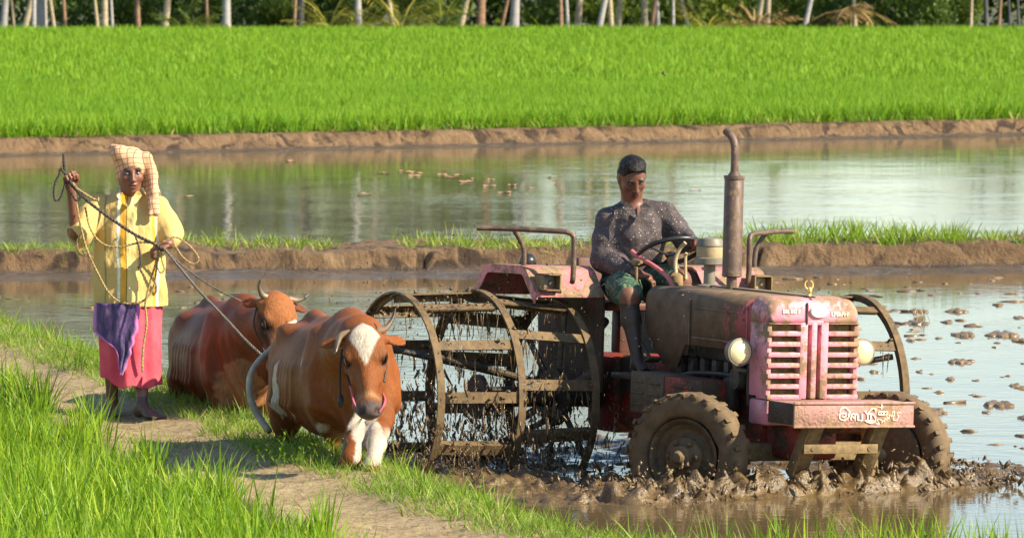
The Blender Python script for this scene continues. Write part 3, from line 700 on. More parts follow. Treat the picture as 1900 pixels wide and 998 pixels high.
# nose cowl with slotted grille: the front face is cut in real bars
bm = bm_new(); W2, ZT, ZB, XF = 0.292, 1.275, 0.56, 0.232
rings = []
for a, w, zt, rad in ((0.022, W2 - .004, ZT - .002, .085), (0.03, W2, ZT, .085), (0.185, W2, ZT - .008, .085), (0.222, W2 - .012, ZT - .022, .085), (XF, W2 - .03, ZT - .045, .07)):
    rings.append([bm.verts.new((a, y, z)) for y, z in arch(w, 1.13, zt, rad, 8)])
for A_, B_ in zip(rings[:-1], rings[1:]):
    for k in range(len(A_) - 1): bm.faces.new((A_[k], A_[k + 1], B_[k + 1], B_[k]))
bm.faces.new(rings[-1])
nose = tpart('nose_cowl', bm, 'nose_paint', angle=50); md = nose.modifiers.new('thick', 'SOLIDIFY'); md.thickness = 0.008; md.offset = -1
bm = bm_new()
def bar(y0, y1, z0, z1, x0=0.02, x1=XF, bev=0.006): box(bm, ((x0 + x1) / 2, (y0 + y1) / 2, (z0 + z1) / 2), (x1 - x0, y1 - y0, z1 - z0), bev=bev)
for s in (-1, 1):
    bar(*sorted((s * 0.262, s * W2)), 0.72, 1.131, x1=XF - 0.012)          # outer cheeks, cut back for the slots
    z = 1.116
    for k in range(8):
        zc = 1.131 - 0.0588 * k; h = 0.0135 if k else 0.006
        bar(*sorted((s * 0.07, s * (W2 - .002))), zc - h, zc + (h if k else 0.0), x0=0.10, x1=XF + 0.002, bev=0.005)
bar(-0.090, -0.042, 0.71, 1.135, x0=0.15, x1=XF + .004); bar(0.042, 0.090, 0.71, 1.135, x0=0.15, x1=XF + .004); bar(-0.018, 0.018, 0.71, 1.135, x0=0.15, x1=XF + .004)
bar(-W2, W2, 0.56, 0.705, x1=XF + .002, bev=0.02)
bar(-0.06, 0.06, 1.12, 1.15, x1=XF + .001)
grille = tpart('grille', bm, 'nose_paint')
bm = bm_new(); box(bm, (0.12, 0, 0.92), (0.12, 0.50, 0.42)); tpart('radiator_screen', bm, 'grille_mesh', parent=grille)
bm = bm_new(); box(bm, (0.236, -0.052, 1.185), (0.012, 0.008, 0.12)); tpart('nose_seam', bm, 'fender_inside')
bm = bm_new(); lathe(bm, [(0.001, -0.004), (1, -0.004), (1.0, 0.008), (0.92, 0.014), (0.001, 0.016)], 32, Matrix.Translation((XF + .002, 0.022, 1.195)) @ Matrix.Diagonal((1, .058, .034, 1)) @ Matrix.Rotation(math.pi / 2, 4, 'Y'))
tpart('oval_badge', bm, 'emblem_white')
rr_ = random.Random(4)
for y0, n_ in ((-0.205, 7), (0.105, 7)):                # raised light lettering, too worn to read
    bm = bm_new()
    for k in range(n_):
        y = y0 + k * 0.0165; zz_ = 1.196 if y0 < 0 else 1.182
        box(bm, (XF + .003, y, zz_), (0.006, 0.004, 0.022))
        for q in (-1, 0, 1):
            if rr_.random() < 0.72: box(bm, (XF + .0045, y + 0.006, zz_ + q * 0.0085), (0.004, 0.010, 0.0045))
    tpart('raised_letters', bm, 'emblem_white')
# bonnet ornament: a small horned head
bm = bm_new(); X0 = 0.10
tube(bm, [(X0, .03, 1.262), (X0, .03, 1.285), (X0 + .004, .03, 1.30)], [.022, .016, .012], 10)
ball(bm, (X0 + .008, .03, 1.307), .016, 10, (1.1, .9, 1.3)); 
for s in (-1, 1):
    pts = [(X0, .03 + s * math.sin(t) * .026, 1.338 - math.cos(t) * .026) for t in np.linspace(0.25, 2.75, 10)]
    tube(bm, pts, list(np.linspace(.0075, .002, 10)), 8); tube(bm, [(X0, .03, 1.312), (X0, .03 + s * .022, 1.316)], [.005, .002], 6)
tpart('bonnet_ornament', bm, 'gold')
# headlights
for s in (-1, 1):
    bm = bm_new(); c = (0.035, s * 0.392, 0.962)
    lathe(bm, [(0.02, -0.035), (0.045, -0.03), (0.068, 0.0), (0.074, 0.045), (0.078, 0.05), (0.078, 0.062), (0.070, 0.064), (0.066, 0.058), (0.001, 0.052)], 32, axis_x(c))
    tube(bm, [(0.02, s * 0.392, 0.90), (0.0, s * 0.37, 0.86), (-0.02, s * 0.285, 0.85)], 0.011, 8); box(bm, (0.05, s * .392, .882), (.014, .02, .012), bev=.003)
    h = tpart('headlight', bm, 'filter_grey')
    bm = bm_new(); lathe(bm, [(0.0675, 0.055), (0.066, 0.066), (0.05, 0.078), (0.028, 0.086), (0.0, 0.089)], 32, axis_x(c)); tpart('lens', bm, 'lamp_glass', parent=h)
# bumper: an open steel box on two slanted struts
bm = bm_new(); box(bm, (0.46, 0.055, 0.647), (0.30, 0.76, 0.128), bev=0.006); box(bm, (0.612, 0.055, 0.712), (0.012, 0.77, 0.014), bev=.003); box(bm, (0.612, 0.055, 0.582), (0.012, 0.77, 0.012), bev=.003)
bump = tpart('bumper', bm, 'bumper_paint')
bm = bm_new(); box(bm, (0.46, -0.328, 0.65), (0.27, 0.008, 0.118), bev=.003); tpart('bumper_end_shade', bm, 'engine_dark', parent=bump)  # dark plate painting the shade on the bumper's near side face
bm = bm_new()
for y in (-0.20, 0.215):
    box(bm, (0.455, y, 0.46), (0.075, 0.014, 0.40), rot=(0, R(34), 0), bev=0.004)
    box(bm, (0.475, y + 0.045, 0.455), (0.014, 0.10, 0.40), rot=(0, R(34), 0), bev=0.004)
box(bm, (0.512, 0.03, 0.452), (0.012, 0.47, 0.052), bev=0.003)
for y in (-0.15, 0.21): 
    lathe(bm, [(0.012, 0), (0.012, 0.008)], 8, axis_x((0.515, y, 0.452)))
tpart('bumper_strut', bm, 'mud_steel')
# writing on the bumper: Tamil letters and an underscript, as raised white brush strokes
def stroke(bm, pts, w=0.0065, x=0.6165):
    P = smooth_pts([(x, p[0], p[1]) for p in pts], 6); n = len(P); L = []
    for i in range(n):
        t = P[min(i + 1, n - 1)] - P[max(i - 1, 0)]; t.normalize() if t.length else None
        nrm = Vector((0, -t.z, t.y)); wd = w * (0.75 + 0.25 * math.sin(i * 0.9))
        L.append((bm.verts.new(P[i] + nrm * wd / 2), bm.verts.new(P[i] - nrm * wd / 2)))
    for a_, b_ in zip(L[:-1], L[1:]): bm.faces.new((a_[0], a_[1], b_[1], b_[0]))
bm = bm_new()
def q(px, py):     # zoomed view of the bumper (pixels of that view) -> its face; 1 view px = 0.1526 photo px
    return (0.055 - 0.38 + (px - 395) / (1755 - 395) * 0.76, 0.711 - (py - 110) / 282 * 0.128)
S_ = [[(905, 215), (915, 175), (960, 160), (1000, 190), (1015, 215), (1008, 265), (965, 312), (920, 305), (900, 270), (915, 235), (955, 230), (978, 250), (960, 275), (935, 270)],
      [(1015, 205), (1005, 240), (1000, 262)],
      [(1035, 315), (1032, 265), (1050, 238), (1075, 245), (1078, 275), (1060, 285), (1052, 262)], [(1078, 270), (1080, 315)], [(1080, 245), (1105, 240), (1108, 315)], [(1108, 312), (1135, 316), (1160, 314)], [(1158, 235), (1160, 314)],
      [(1185, 200), (1215, 240), (1222, 300), (1222, 318)], [(1190, 320), (1290, 322)], [(1255, 240), (1255, 320)], [(1222, 242), (1255, 238), (1290, 250), (1310, 290), (1300, 335), (1255, 348), (1205, 330)], [(1225, 238), (1250, 190), (1285, 170), (1310, 185), (1308, 205)],
      [(1378, 120), (1376, 185)], [(1350, 160), (1395, 152)], [(1345, 250), (1345, 215), (1370, 210), (1372, 250)], [(1372, 215), (1400, 210), (1402, 250)], [(1402, 215), (1440, 210), (1442, 250)], [(1345, 250), (1440, 248)],
      [(1315, 350), (1350, 370), (1345, 340), (1330, 300), (1375, 310), (1385, 345), (1395, 315), (1412, 335), (1418, 290), (1440, 315), (1445, 270), (1465, 300), (1470, 250), (1495, 270), (1500, 225), (1520, 205), (1525, 240), (1512, 280), (1525, 318), (1560, 305), (1572, 262), (1555, 232), (1570, 222), (1605, 222)]]
for k, st in enumerate(S_):
    w_ = 0.0085 if k < 12 else (0.006 if k < 18 else 0.0042)
    stroke(bm, [q(*p) for p in st], w_, 0.6155 + 0.0004 * k * 0.3)
tpart('bumper_writing', bm, 'paint_white', parent=bump, smooth=False)

# engine, gearbox, axle beam and the clutter under the bonnet
bm = bm_new()
box(bm, (-0.55, 0, 0.62), (1.05, 0.34, 0.42), bev=0.03); box(bm, (-1.45, 0, 0.62), (0.85, 0.32, 0.42), bev=0.05); box(bm, (-1.95, 0, 0.60), (0.36, 0.42, 0.46), bev=0.06)
box(bm, (0.12, 0, 0.47), (0.30, 0.30, 0.20), bev=0.03); ball(bm, (0.42, 0.03, 0.585), 0.13, 16, (0.7, 1.2, 0.42))
eng = tpart('engine', bm, 'engine_red')
bm = bm_new()
box(bm, (-0.55, 0, 0.89), (0.9, 0.28, 0.14), bev=0.02); 
for k in range(6): box(bm, (-0.95 + k * 0.14, -0.19, 0.80), (0.06, 0.06, 0.16), bev=0.012)
lathe(bm, [(0.045, 0), (0.05, 0.02), (0.05, 0.16), (0.03, 0.18)], 16, Matrix.Translation((-0.25, -0.25, 0.62)))
lathe(bm, [(0.06, 0), (0.065, 0.03), (0.065, 0.09), (0.02, 0.1)], 18, axis_y((-0.10, -0.32, 0.80)))
tube(bm, smooth_pts([(-0.95, -0.24, 0.76), (-0.6, -0.27, 0.80), (-0.2, -0.25, 0.805), (-0.05, -0.24, 0.74), (0.0, -0.22, .62)], 5), 0.014, 8)
tube(bm, smooth_pts([(-1.2, -0.22, 0.7), (-0.9, -0.26, 0.74), (-0.5, -0.24, 0.71), (-.3, -.2, .66)], 5), 0.010, 8)
tube(bm, smooth_pts([(0.0, -0.27, 0.92), (0.01, -0.29, 0.8), (0.02, -0.29, 0.66)], 5), 0.010, 8)
tube(bm, [(-0.15, -.20, .84), (-.2, .2, .84)], 0.03, 10)
box(bm, (-1.15, -0.30, 0.74), (0.5, 0.24, 0.03), bev=0.006)          # footplate
box(bm, (-1.15, 0.30, 0.74), (0.5, 0.24, 0.03), bev=0.006)
tube(bm, smooth_pts([(-1.25, -0.30, 0.93), (-1.1, -0.33, 0.86), (-1.02, -0.36, 0.84)], 4), 0.011, 8); box(bm, (-1.0, -0.36, 0.85), (.07, .09, .015), rot=(0, -.4, 0), bev=.004)
tpart('engine_fittings', bm, 'engine_dark')
bm = bm_new(); box(bm, (-0.88, -0.36, 0.665), (0.40, 0.20, 0.235), bev=0.010)
for k in range(3):
    for j in range(2): box(bm, (-0.98 + j * .2, -0.464, 0.60 + k * 0.065), (0.13, 0.012, 0.014), bev=0.004)
tb = tpart('tool_box', bm, 'olive_box')
bm = bm_new(); box(bm, (-0.455, -0.36, 0.672), (0.44, 0.19, 0.215), bev=0.010)
for k in range(3): box(bm, (-0.46, -0.459, 0.61 + k * 0.06), (0.26, 0.012, 0.014), bev=0.004)
tpart('battery_box', bm, 'engine_red')
bm = bm_new(); box(bm, (0.0, 0, 0.40), (0.11, 1.02, 0.10), bev=0.015); box(bm, (-0.14, 0, 0.42), (0.05, 0.9, 0.04), bev=.01)
for s in (-1, 1):
    tube(bm, [(0, s * 0.50, 0.22), (0, s * 0.50, 0.30), (0, s * 0.50, 0.31), (0, s * 0.505, 0.45), (0, s * 0.505, 0.46), (0, s * 0.505, 0.53), (0, s * .505, .56)], [0.05, 0.055, 0.065, 0.06, 0.045, 0.05, 0.02], 14)
    tube(bm, [(0, s * 0.50, 0.375), (0, s * 0.60, 0.375)], 0.05, 12)
    tube(bm, [(0.0, s * 0.5, 0.5), (-0.16, s * 0.46, 0.5), (-0.6, s * 0.24, 0.52)], 0.016, 8)
tpart('front_axle', bm, 'mud_steel')
# front wheels, steered to the tractor's left
for s in (-1, 1):
    wh = empty('front_wheel'); wh.parent = tr; wh.location = (0, s * 0.65, 0.375); wh.rotation_euler = (0, 0, R(33)); wh['label'] = 'front wheel caked in wet mud'
    bm = bm_new(); RT, TW = 0.375, 0.165; prof = []
    for t in np.linspace(0, 2 * math.pi, 25)[:-1]:
        rr = 0.285 + 0.083 * math.cos(t) * (1 - 0.12 * math.cos(2 * t)); prof.append((rr, TW / 2 * math.copysign(abs(math.sin(t)) ** 0.8, math.sin(t))))
    lathe(bm, prof, 72, axis_y((0, 0, 0)), close=True)
    for k in range(26):                             # chunky ribs across the tread
        a = k * 2 * math.pi / 26
        for u in (-1, 1):
            c = Vector((math.cos(a + u * .05) * 0.352, u * 0.046, math.sin(a + u * .05) * 0.352)); box(bm, c, (0.008, 0.078, 0.030), rot=(0, -a, 0), bev=0.006)
            c = Vector((math.cos(a + u * .10) * 0.322, u * 0.080, math.sin(a + u * .10) * 0.340)); box(bm, c, (0.022, 0.010, 0.030), rot=(0, -a, 0), bev=0.006)
    bmesh.ops.subdivide_edges(bm, edges=[e for e in bm.edges if e.calc_length() > .03], cuts=1, use_grid_fill=True)
    co = np.array([v.co[:] for v in bm.verts]); dn = 0.010 * vnoise(co, 14, 9 + s, 3)
    bm.normal_update()
    for v, d_ in zip(bm.verts, dn): v.co += v.normal * float(d_)
    ty = fin('tyre', bm, 'tyre_mud', wh, angle=60)
    bm = bm_new(); f_ = s
    lathe(bm, [(0.208, -0.075), (0.214, -0.06), (0.196, -0.045), (0.190, 0.0), (0.196, 0.045), (0.214, 0.06), (0.208, 0.075), (0.192, 0.06), (0.182, 0.03), (0.15, 0.012), (0.105, 0.03), (0.095, 0.045), (0.001, 0.045)] if s > 0 else
              [(0.001, -0.045), (0.095, -0.045), (0.105, -0.03), (0.15, -0.012), (0.182, -0.03), (0.192, -0.06), (0.208, -0.075), (0.214, -0.06), (0.196, -0.045), (0.190, 0.0), (0.196, 0.045), (0.214, 0.06), (0.208, 0.075)], 40, axis_y((0, 0, 0)))
    fin('rim', bm, 'rim_mud', wh)
    bm = bm_new()
    prof = [(0.115, 0.040), (0.11, 0.058), (0.07, 0.066), (0.062, 0.10), (0.055, 0.104), (0.040, 0.106), (0.038, 0.128), (0.026, 0.14), (0.001, 0.142)]
    lathe(bm, prof if s > 0 else [(r_, -h_) for r_, h_ in prof], 24, axis_y((0, 0, 0)))
    for k in range(6):
        a = k * math.pi / 3; ball(bm, (math.cos(a) * 0.088, s * 0.066, math.sin(a) * 0.088), 0.018, 8, (1, 1.1, 1))
    fin('hub', bm, 'tyre_mud', wh)
# cage wheels: three angle-iron hoops a side joined by paddle bars
AX, AZ = -1.95, 0.575
def hoop(bm, y, Rr, w=0.045, t=0.012, lip=0.03, inner=1, seg=56):
    rot = axis_y((AX, y, AZ))
    lathe(bm, [(Rr, -w / 2), (Rr, w / 2), (Rr - t, w / 2), (Rr - t, -w / 2)], seg, rot, close=True)
    e = inner * (w / 2 - 0.006)
    lathe(bm, [(Rr - t, e - 0.006), (Rr - t, e + 0.006), (Rr - t - lip, e + 0.006), (Rr - t - lip, e - 0.006)], seg, rot, close=True)
for s in (-1, 1):
    cw = empty('cage_wheel'); cw.parent = tr; cw['label'] = 'open iron cage wheel dripping with mud'
    ys = [(1.53, 0.61), (1.02, 0.625), (0.52, 0.575)]
    for y, Rr in ys:
        bm = bm_new(); hoop(bm, s * y, Rr, inner=-s); o = tpart('hoop', bm, 'cage_steel', parent=cw, angle=30)
    bm = bm_new()
    for (y0, r0), (y1, r1), off in ((ys[0], ys[1], 0.0), (ys[1], ys[2], 0.12)):
        for k in range(12):
            a = math.pi / 2 + 0.06 + off + k * math.pi / 6; L = abs(y0 - y1)
            c0 = Vector((AX + math.cos(a) * (r0 - .02), s * y0, AZ + math.sin(a) * (r0 - .02))); c1 = Vector((AX + math.cos(a) * (r1 - .02), s * y1, AZ + math.sin(a) * (r1 - .02)))
            rad = Vector((math.cos(a), 0, math.sin(a))); tan = Vector((-math.sin(a), 0, math.cos(a)))
            for du, dv, wu, wv in ((0, 0, 0.010, 0.062), (-0.022, 0.028, 0.050, 0.008)):      # angle bar: web and flange
                vs = []
                for c in (c0, c1):
                    for su, sv in ((-1, -1), (1, -1), (1, 1), (-1, 1)): vs.append(bm.verts.new(c + rad * (du + su * wu / 2) + tan * (dv + sv * wv / 2)))
                for f_ in ((0, 1, 2, 3), (7, 6, 5, 4), (0, 4, 5, 1), (1, 5, 6, 2), (2, 6, 7, 3), (3, 7, 4, 0)): bm.faces.new([vs[i] for i in f_])
    tpart('paddle_bars', bm, 'cage_steel', parent=cw, smooth=False)
    bm = bm_new()
    for y, Rr in ys[2:]:
        for k in range(6):
            a = k * math.pi / 3 + 0.35 + (0.3 if y > .8 else 0); mid = Vector((AX, s * (y - 0.03), AZ)); dr = Vector((math.cos(a), 0, math.sin(a)))
            box(bm, mid + dr * (Rr / 2), (Rr - 0.05, 0.012, 0.05), rot=(0, -a, 0), bev=0.003)
    for a in (0.5, 2.6, 4.7):
        dr = Vector((math.cos(a), 0, math.sin(a))); tube(bm, [Vector((AX, s * 0.5, AZ)) + dr * .12, Vector((AX, s * 1.5, AZ)) + dr * 0.55], 0.018, 8)
    tube(bm, [(AX, s * 0.2, AZ), (AX, s * 1.04, AZ)], 0.06, 16); lathe(bm, [(0.17, -0.02), (0.17, 0.02)], 28, axis_y((AX, s * 0.5, AZ))); lathe(bm, [(0.13, -0.015), (0.13, 0.015)], 28, axis_y((AX, s * 1.0, AZ)))
    tpart('spokes', bm, 'engine_dark', parent=cw)
# fenders: flat top, sloped front with a lamp box, dark inner wall
for s in (-1, 1):
    bm = bm_new(); yi, yo = s * 0.34, s * 0.78
    prof = [(-2.50, 1.16), (-2.36, 1.315), (-2.30, 1.335), (-1.86, 1.345), (-1.80, 1.325), (-1.66, 1.185)]
    th = [(x - 0.0 if i else x + .01, z - 0.014) for i, (x, z) in enumerate(prof)]
    prism(bm, prof + th[::-1], min(yi, yo), max(yi, yo), 'y')
    out = [(x, z) for x, z in prof] + [(x + (0.03 if i < 2 else (-0.03 if i > 3 else 0)), z - 0.05) for i, (x, z) in enumerate(prof)][::-1]
    prism(bm, out, *sorted((yo - s * 0.004, yo + s * 0.006)), 'y')
    fe = tpart('fender', bm, 'fender_paint', angle=25)
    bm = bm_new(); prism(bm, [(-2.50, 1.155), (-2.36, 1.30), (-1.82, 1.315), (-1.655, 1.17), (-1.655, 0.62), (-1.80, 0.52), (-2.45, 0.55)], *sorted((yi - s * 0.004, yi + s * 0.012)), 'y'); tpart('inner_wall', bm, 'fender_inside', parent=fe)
    bm = bm_new(); xb, yb, zb = -1.665, s * 0.765 - .10 * (s > 0) + 0.0, 1.258
    yb = s * 0.70
    for dy, dz, sy, sz in ((0, .045, .12, .008), (0, -.045, .12, .008), (-.056, 0, .008, .098), (.056, 0, .008, .098)): box(bm, (xb - .02, yb + dy, zb + dz), (0.11, sy, sz))
    box(bm, (xb - .06, yb, zb), (0.02, 0.11, 0.09)); lb = tpart('lamp_box', bm, 'mud_steel', parent=fe)
    bm = bm_new(); box(bm, (xb - .035, yb, zb), (0.02, 0.094, 0.072), bev=.004); ball(bm, (xb - .025, yb + .02, zb - .005), .02, 8); tpart('fender_lamp', bm, 'filter_grey' if s < 0 else 'filter_cream', parent=fe)
    bm = bm_new()
    x0, y0 = -1.93, s * 0.99; x1, y1 = -1.60, s * 0.56
    rail = [(x0 - .0, s * 1.05, 1.558), (-1.87, s * 0.92, 1.560), (-1.70, s * 0.72, 1.556), (-1.63, s * 0.62, 1.552), (-1.605, s * 0.585, 1.53), (-1.60, s * 0.58, 1.48), (-1.60, s * 0.58, 1.30), (-1.62, s * 0.575, 1.26)]
    tube(bm, smooth_pts(rail, 4), 0.0165, 10); tube(bm, smooth_pts([(-1.86, s * 0.90, 1.556), (-1.865, s * 0.85, 1.50), (-1.87, s * 0.83, 1.42), (-1.87, s * 0.77, 1.34)] if False else [(-1.865, s * 0.84, 1.556), (-1.87, s * 0.80, 1.50), (-1.87, s * 0.77, 1.44), (-1.87, s * 0.765, 1.33)], 4), 0.0155, 10)
    tpart('grab_rail', bm, 'pipe_rust')
# exhaust stack
bm = bm_new(); ex = (-0.745, 0.0)
tube(bm, [(ex[0], 0, 1.262), (ex[0], 0, 1.345)], 0.030, 16)
tube(bm, [(ex[0], 0, 1.338), (ex[0], 0, 1.345), (ex[0], 0, 1.36), (ex[0] - .005, 0, 1.895), (ex[0] - .005, 0, 1.905)], [0.045, .058, .056, .056, .05], 24)
tube(bm, [(ex[0] - .005, 0, 1.898), (ex[0] - .005, 0, 1.918)], 0.060, 24); tube(bm, [(ex[0] - .005, 0, 1.918), (ex[0] - .005, 0, 1.94)], [0.04, .024], 20)
P = smooth_pts([(ex[0] - .005, 0, 1.93), (ex[0] - .005, 0.0, 2.02), (ex[0] - .012, 0, 2.09), (ex[0] - .035, -.01, 2.14), (ex[0] - .075, -.025, 2.172)], 5)
tube(bm, P, 0.0235, 16, caps=False); tube(bm, [p_ + (P[-1] - P[-2]).normalized() * .001 for p_ in P[3:]][::-1], 0.019, 16, caps=False)
tpart('exhaust_stack', bm, 'pipe_rust', angle=35)
# pre-cleaner (mushroom air intake)
bm = bm_new(); c = (-1.05, 0.02); tube(bm, [(c[0], c[1], 1.262), (c[0], c[1], 1.42)], 0.034, 18); lathe(bm, [(.07, 0), (.07, .012), (.04, .02)], 24, Matrix.Translation((c[0], c[1], 1.264)))
ac = tpart('air_intake', bm, 'filter_grey')
bm = bm_new(); lathe(bm, [(0.03, 1.415), (0.086, 1.395), (0.092, 1.40), (0.092, 1.432), (0.080, 1.438)], 28, Matrix.Translation((c[0], c[1], 0))); lathe(bm, [(0.08, 1.500), (0.083, 1.503), (0.083, 1.512), (0.066, 1.545), (0.03, 1.552), (0.001, 1.554)], 28, Matrix.Translation((c[0], c[1], 0))); tpart('intake_cap', bm, 'filter_grey', parent=ac)
bm = bm_new(); lathe(bm, [(0.077, 1.436), (0.079, 1.44), (0.079, 1.50), (0.075, 1.503)], 28, Matrix.Translation((c[0], c[1], 0))); tpart('dust_bowl', bm, 'filter_cream', parent=ac)
# steering column, wheel, levers, seat
bm = bm_new(); sc_ = Vector((-1.50, 0.0, 1.45)); ax_ = Vector((-0.45, 0, 0.89)).normalized(); q_ = ax_.to_track_quat('Z', 'Y').to_matrix().to_4x4()
tube(bm, [Vector((-1.20, 0, 1.0)), sc_ - ax_ * .03], 0.028, 12); colm = tpart('steering_column', bm, 'mud_steel')
bm = bm_new(); torus(bm, 0.190, 0.014, 56, 12, Matrix.Translation(sc_) @ q_)
for k in range(3):
    a = k * 2.094 + .4; d_ = (q_ @ Vector((math.cos(a), math.sin(a), 0)).to_4d()).to_3d(); tube(bm, [sc_ - ax_ * .03, sc_ + d_ * 0.1 - ax_ * .02, sc_ + d_ * .2], .007, 8)
ball(bm, sc_ - ax_ * .025, .035, 14, (1, 1, .7)); tpart('steering_wheel', bm, 'black_plastic')
bm = bm_new(); box(bm, (-1.36, 0, 1.13), (0.10, 0.40, 0.20), bev=.02); tube(bm, [(-1.30, -0.05, 1.22), (-1.33, -.05, 1.31), (-1.33, -.05, 1.335)], [.03, .045, .02], 14)
tpart('dashboard', bm, 'mud_steel')
bm = bm_new(); tube(bm, smooth_pts([(-1.32, -0.05, 1.30), (-1.34, -0.05, 1.40), (-1.33, -.03, 1.47), (-1.30, -.01, 1.51)], 5), .012, 10); tube(bm, smooth_pts([(-1.30, 0.0, 1.30), (-1.31, 0.0, 1.42), (-1.30, .0, 1.45)], 5), .009, 8); tpart('gear_lever', bm, 'filter_cream')
bm = bm_new(); tube(bm, smooth_pts([(-1.22, -0.12, 1.24), (-1.28, -0.13, 1.31), (-1.40, -0.16, 1.37), (-1.52, -0.19, 1.41), (-1.60, -.20, 1.445)], 5), .013, 10); tpart('throttle_lever', bm, 'lever_pink')
bm = bm_new(); tube(bm, [(-1.42, -0.24, 1.02), (-1.44, -0.245, 1.18), (-1.46, -.24, 1.36)], .009, 8); box(bm, (-1.47, -.24, 1.385), (.06, .03, .03), bev=.006); tube(bm, [(-1.50, -.24, 1.40), (-1.40, -.24, 1.39)], .011, 8); tpart('hydraulic_lever', bm, 'mud_steel')
bm = bm_new(); box(bm, (-2.08, 0, 1.11), (0.40, 0.42, 0.06), bev=.025); box(bm, (-2.28, 0, 1.25), (0.06, 0.42, 0.26), rot=(0, -.12, 0), bev=.025)
for s in (-1, 1): box(bm, (-2.18, s * .205, 1.18), (.18, .04, .13), bev=.018)
box(bm, (-2.05, 0, .95), (.12, .12, .26), bev=.02); tpart('driver_seat', bm, 'seat_vinyl')
bm = bm_new(); box(bm, (-2.2, 0, .75), (.45, .5, .12), bev=.02); tube(bm, [(-2.3, -.25, .75), (-2.65, -.3, .6)], .03, 10); tube(bm, [(-2.3, .25, .75), (-2.65, .3, .6)], .03, 10); tube(bm, [(-2.3, 0, 1.0), (-2.6, 0, .8)], .03, 10); tpart('rear_linkage', bm, 'engine_dark')
bm = bm_new(); ball(bm, (-2.15, -0.60, 1.355), 0.048, 16, (1.1, 1.1, 1.0)); tpart('indicator_lamp', bm, 'black_plastic')
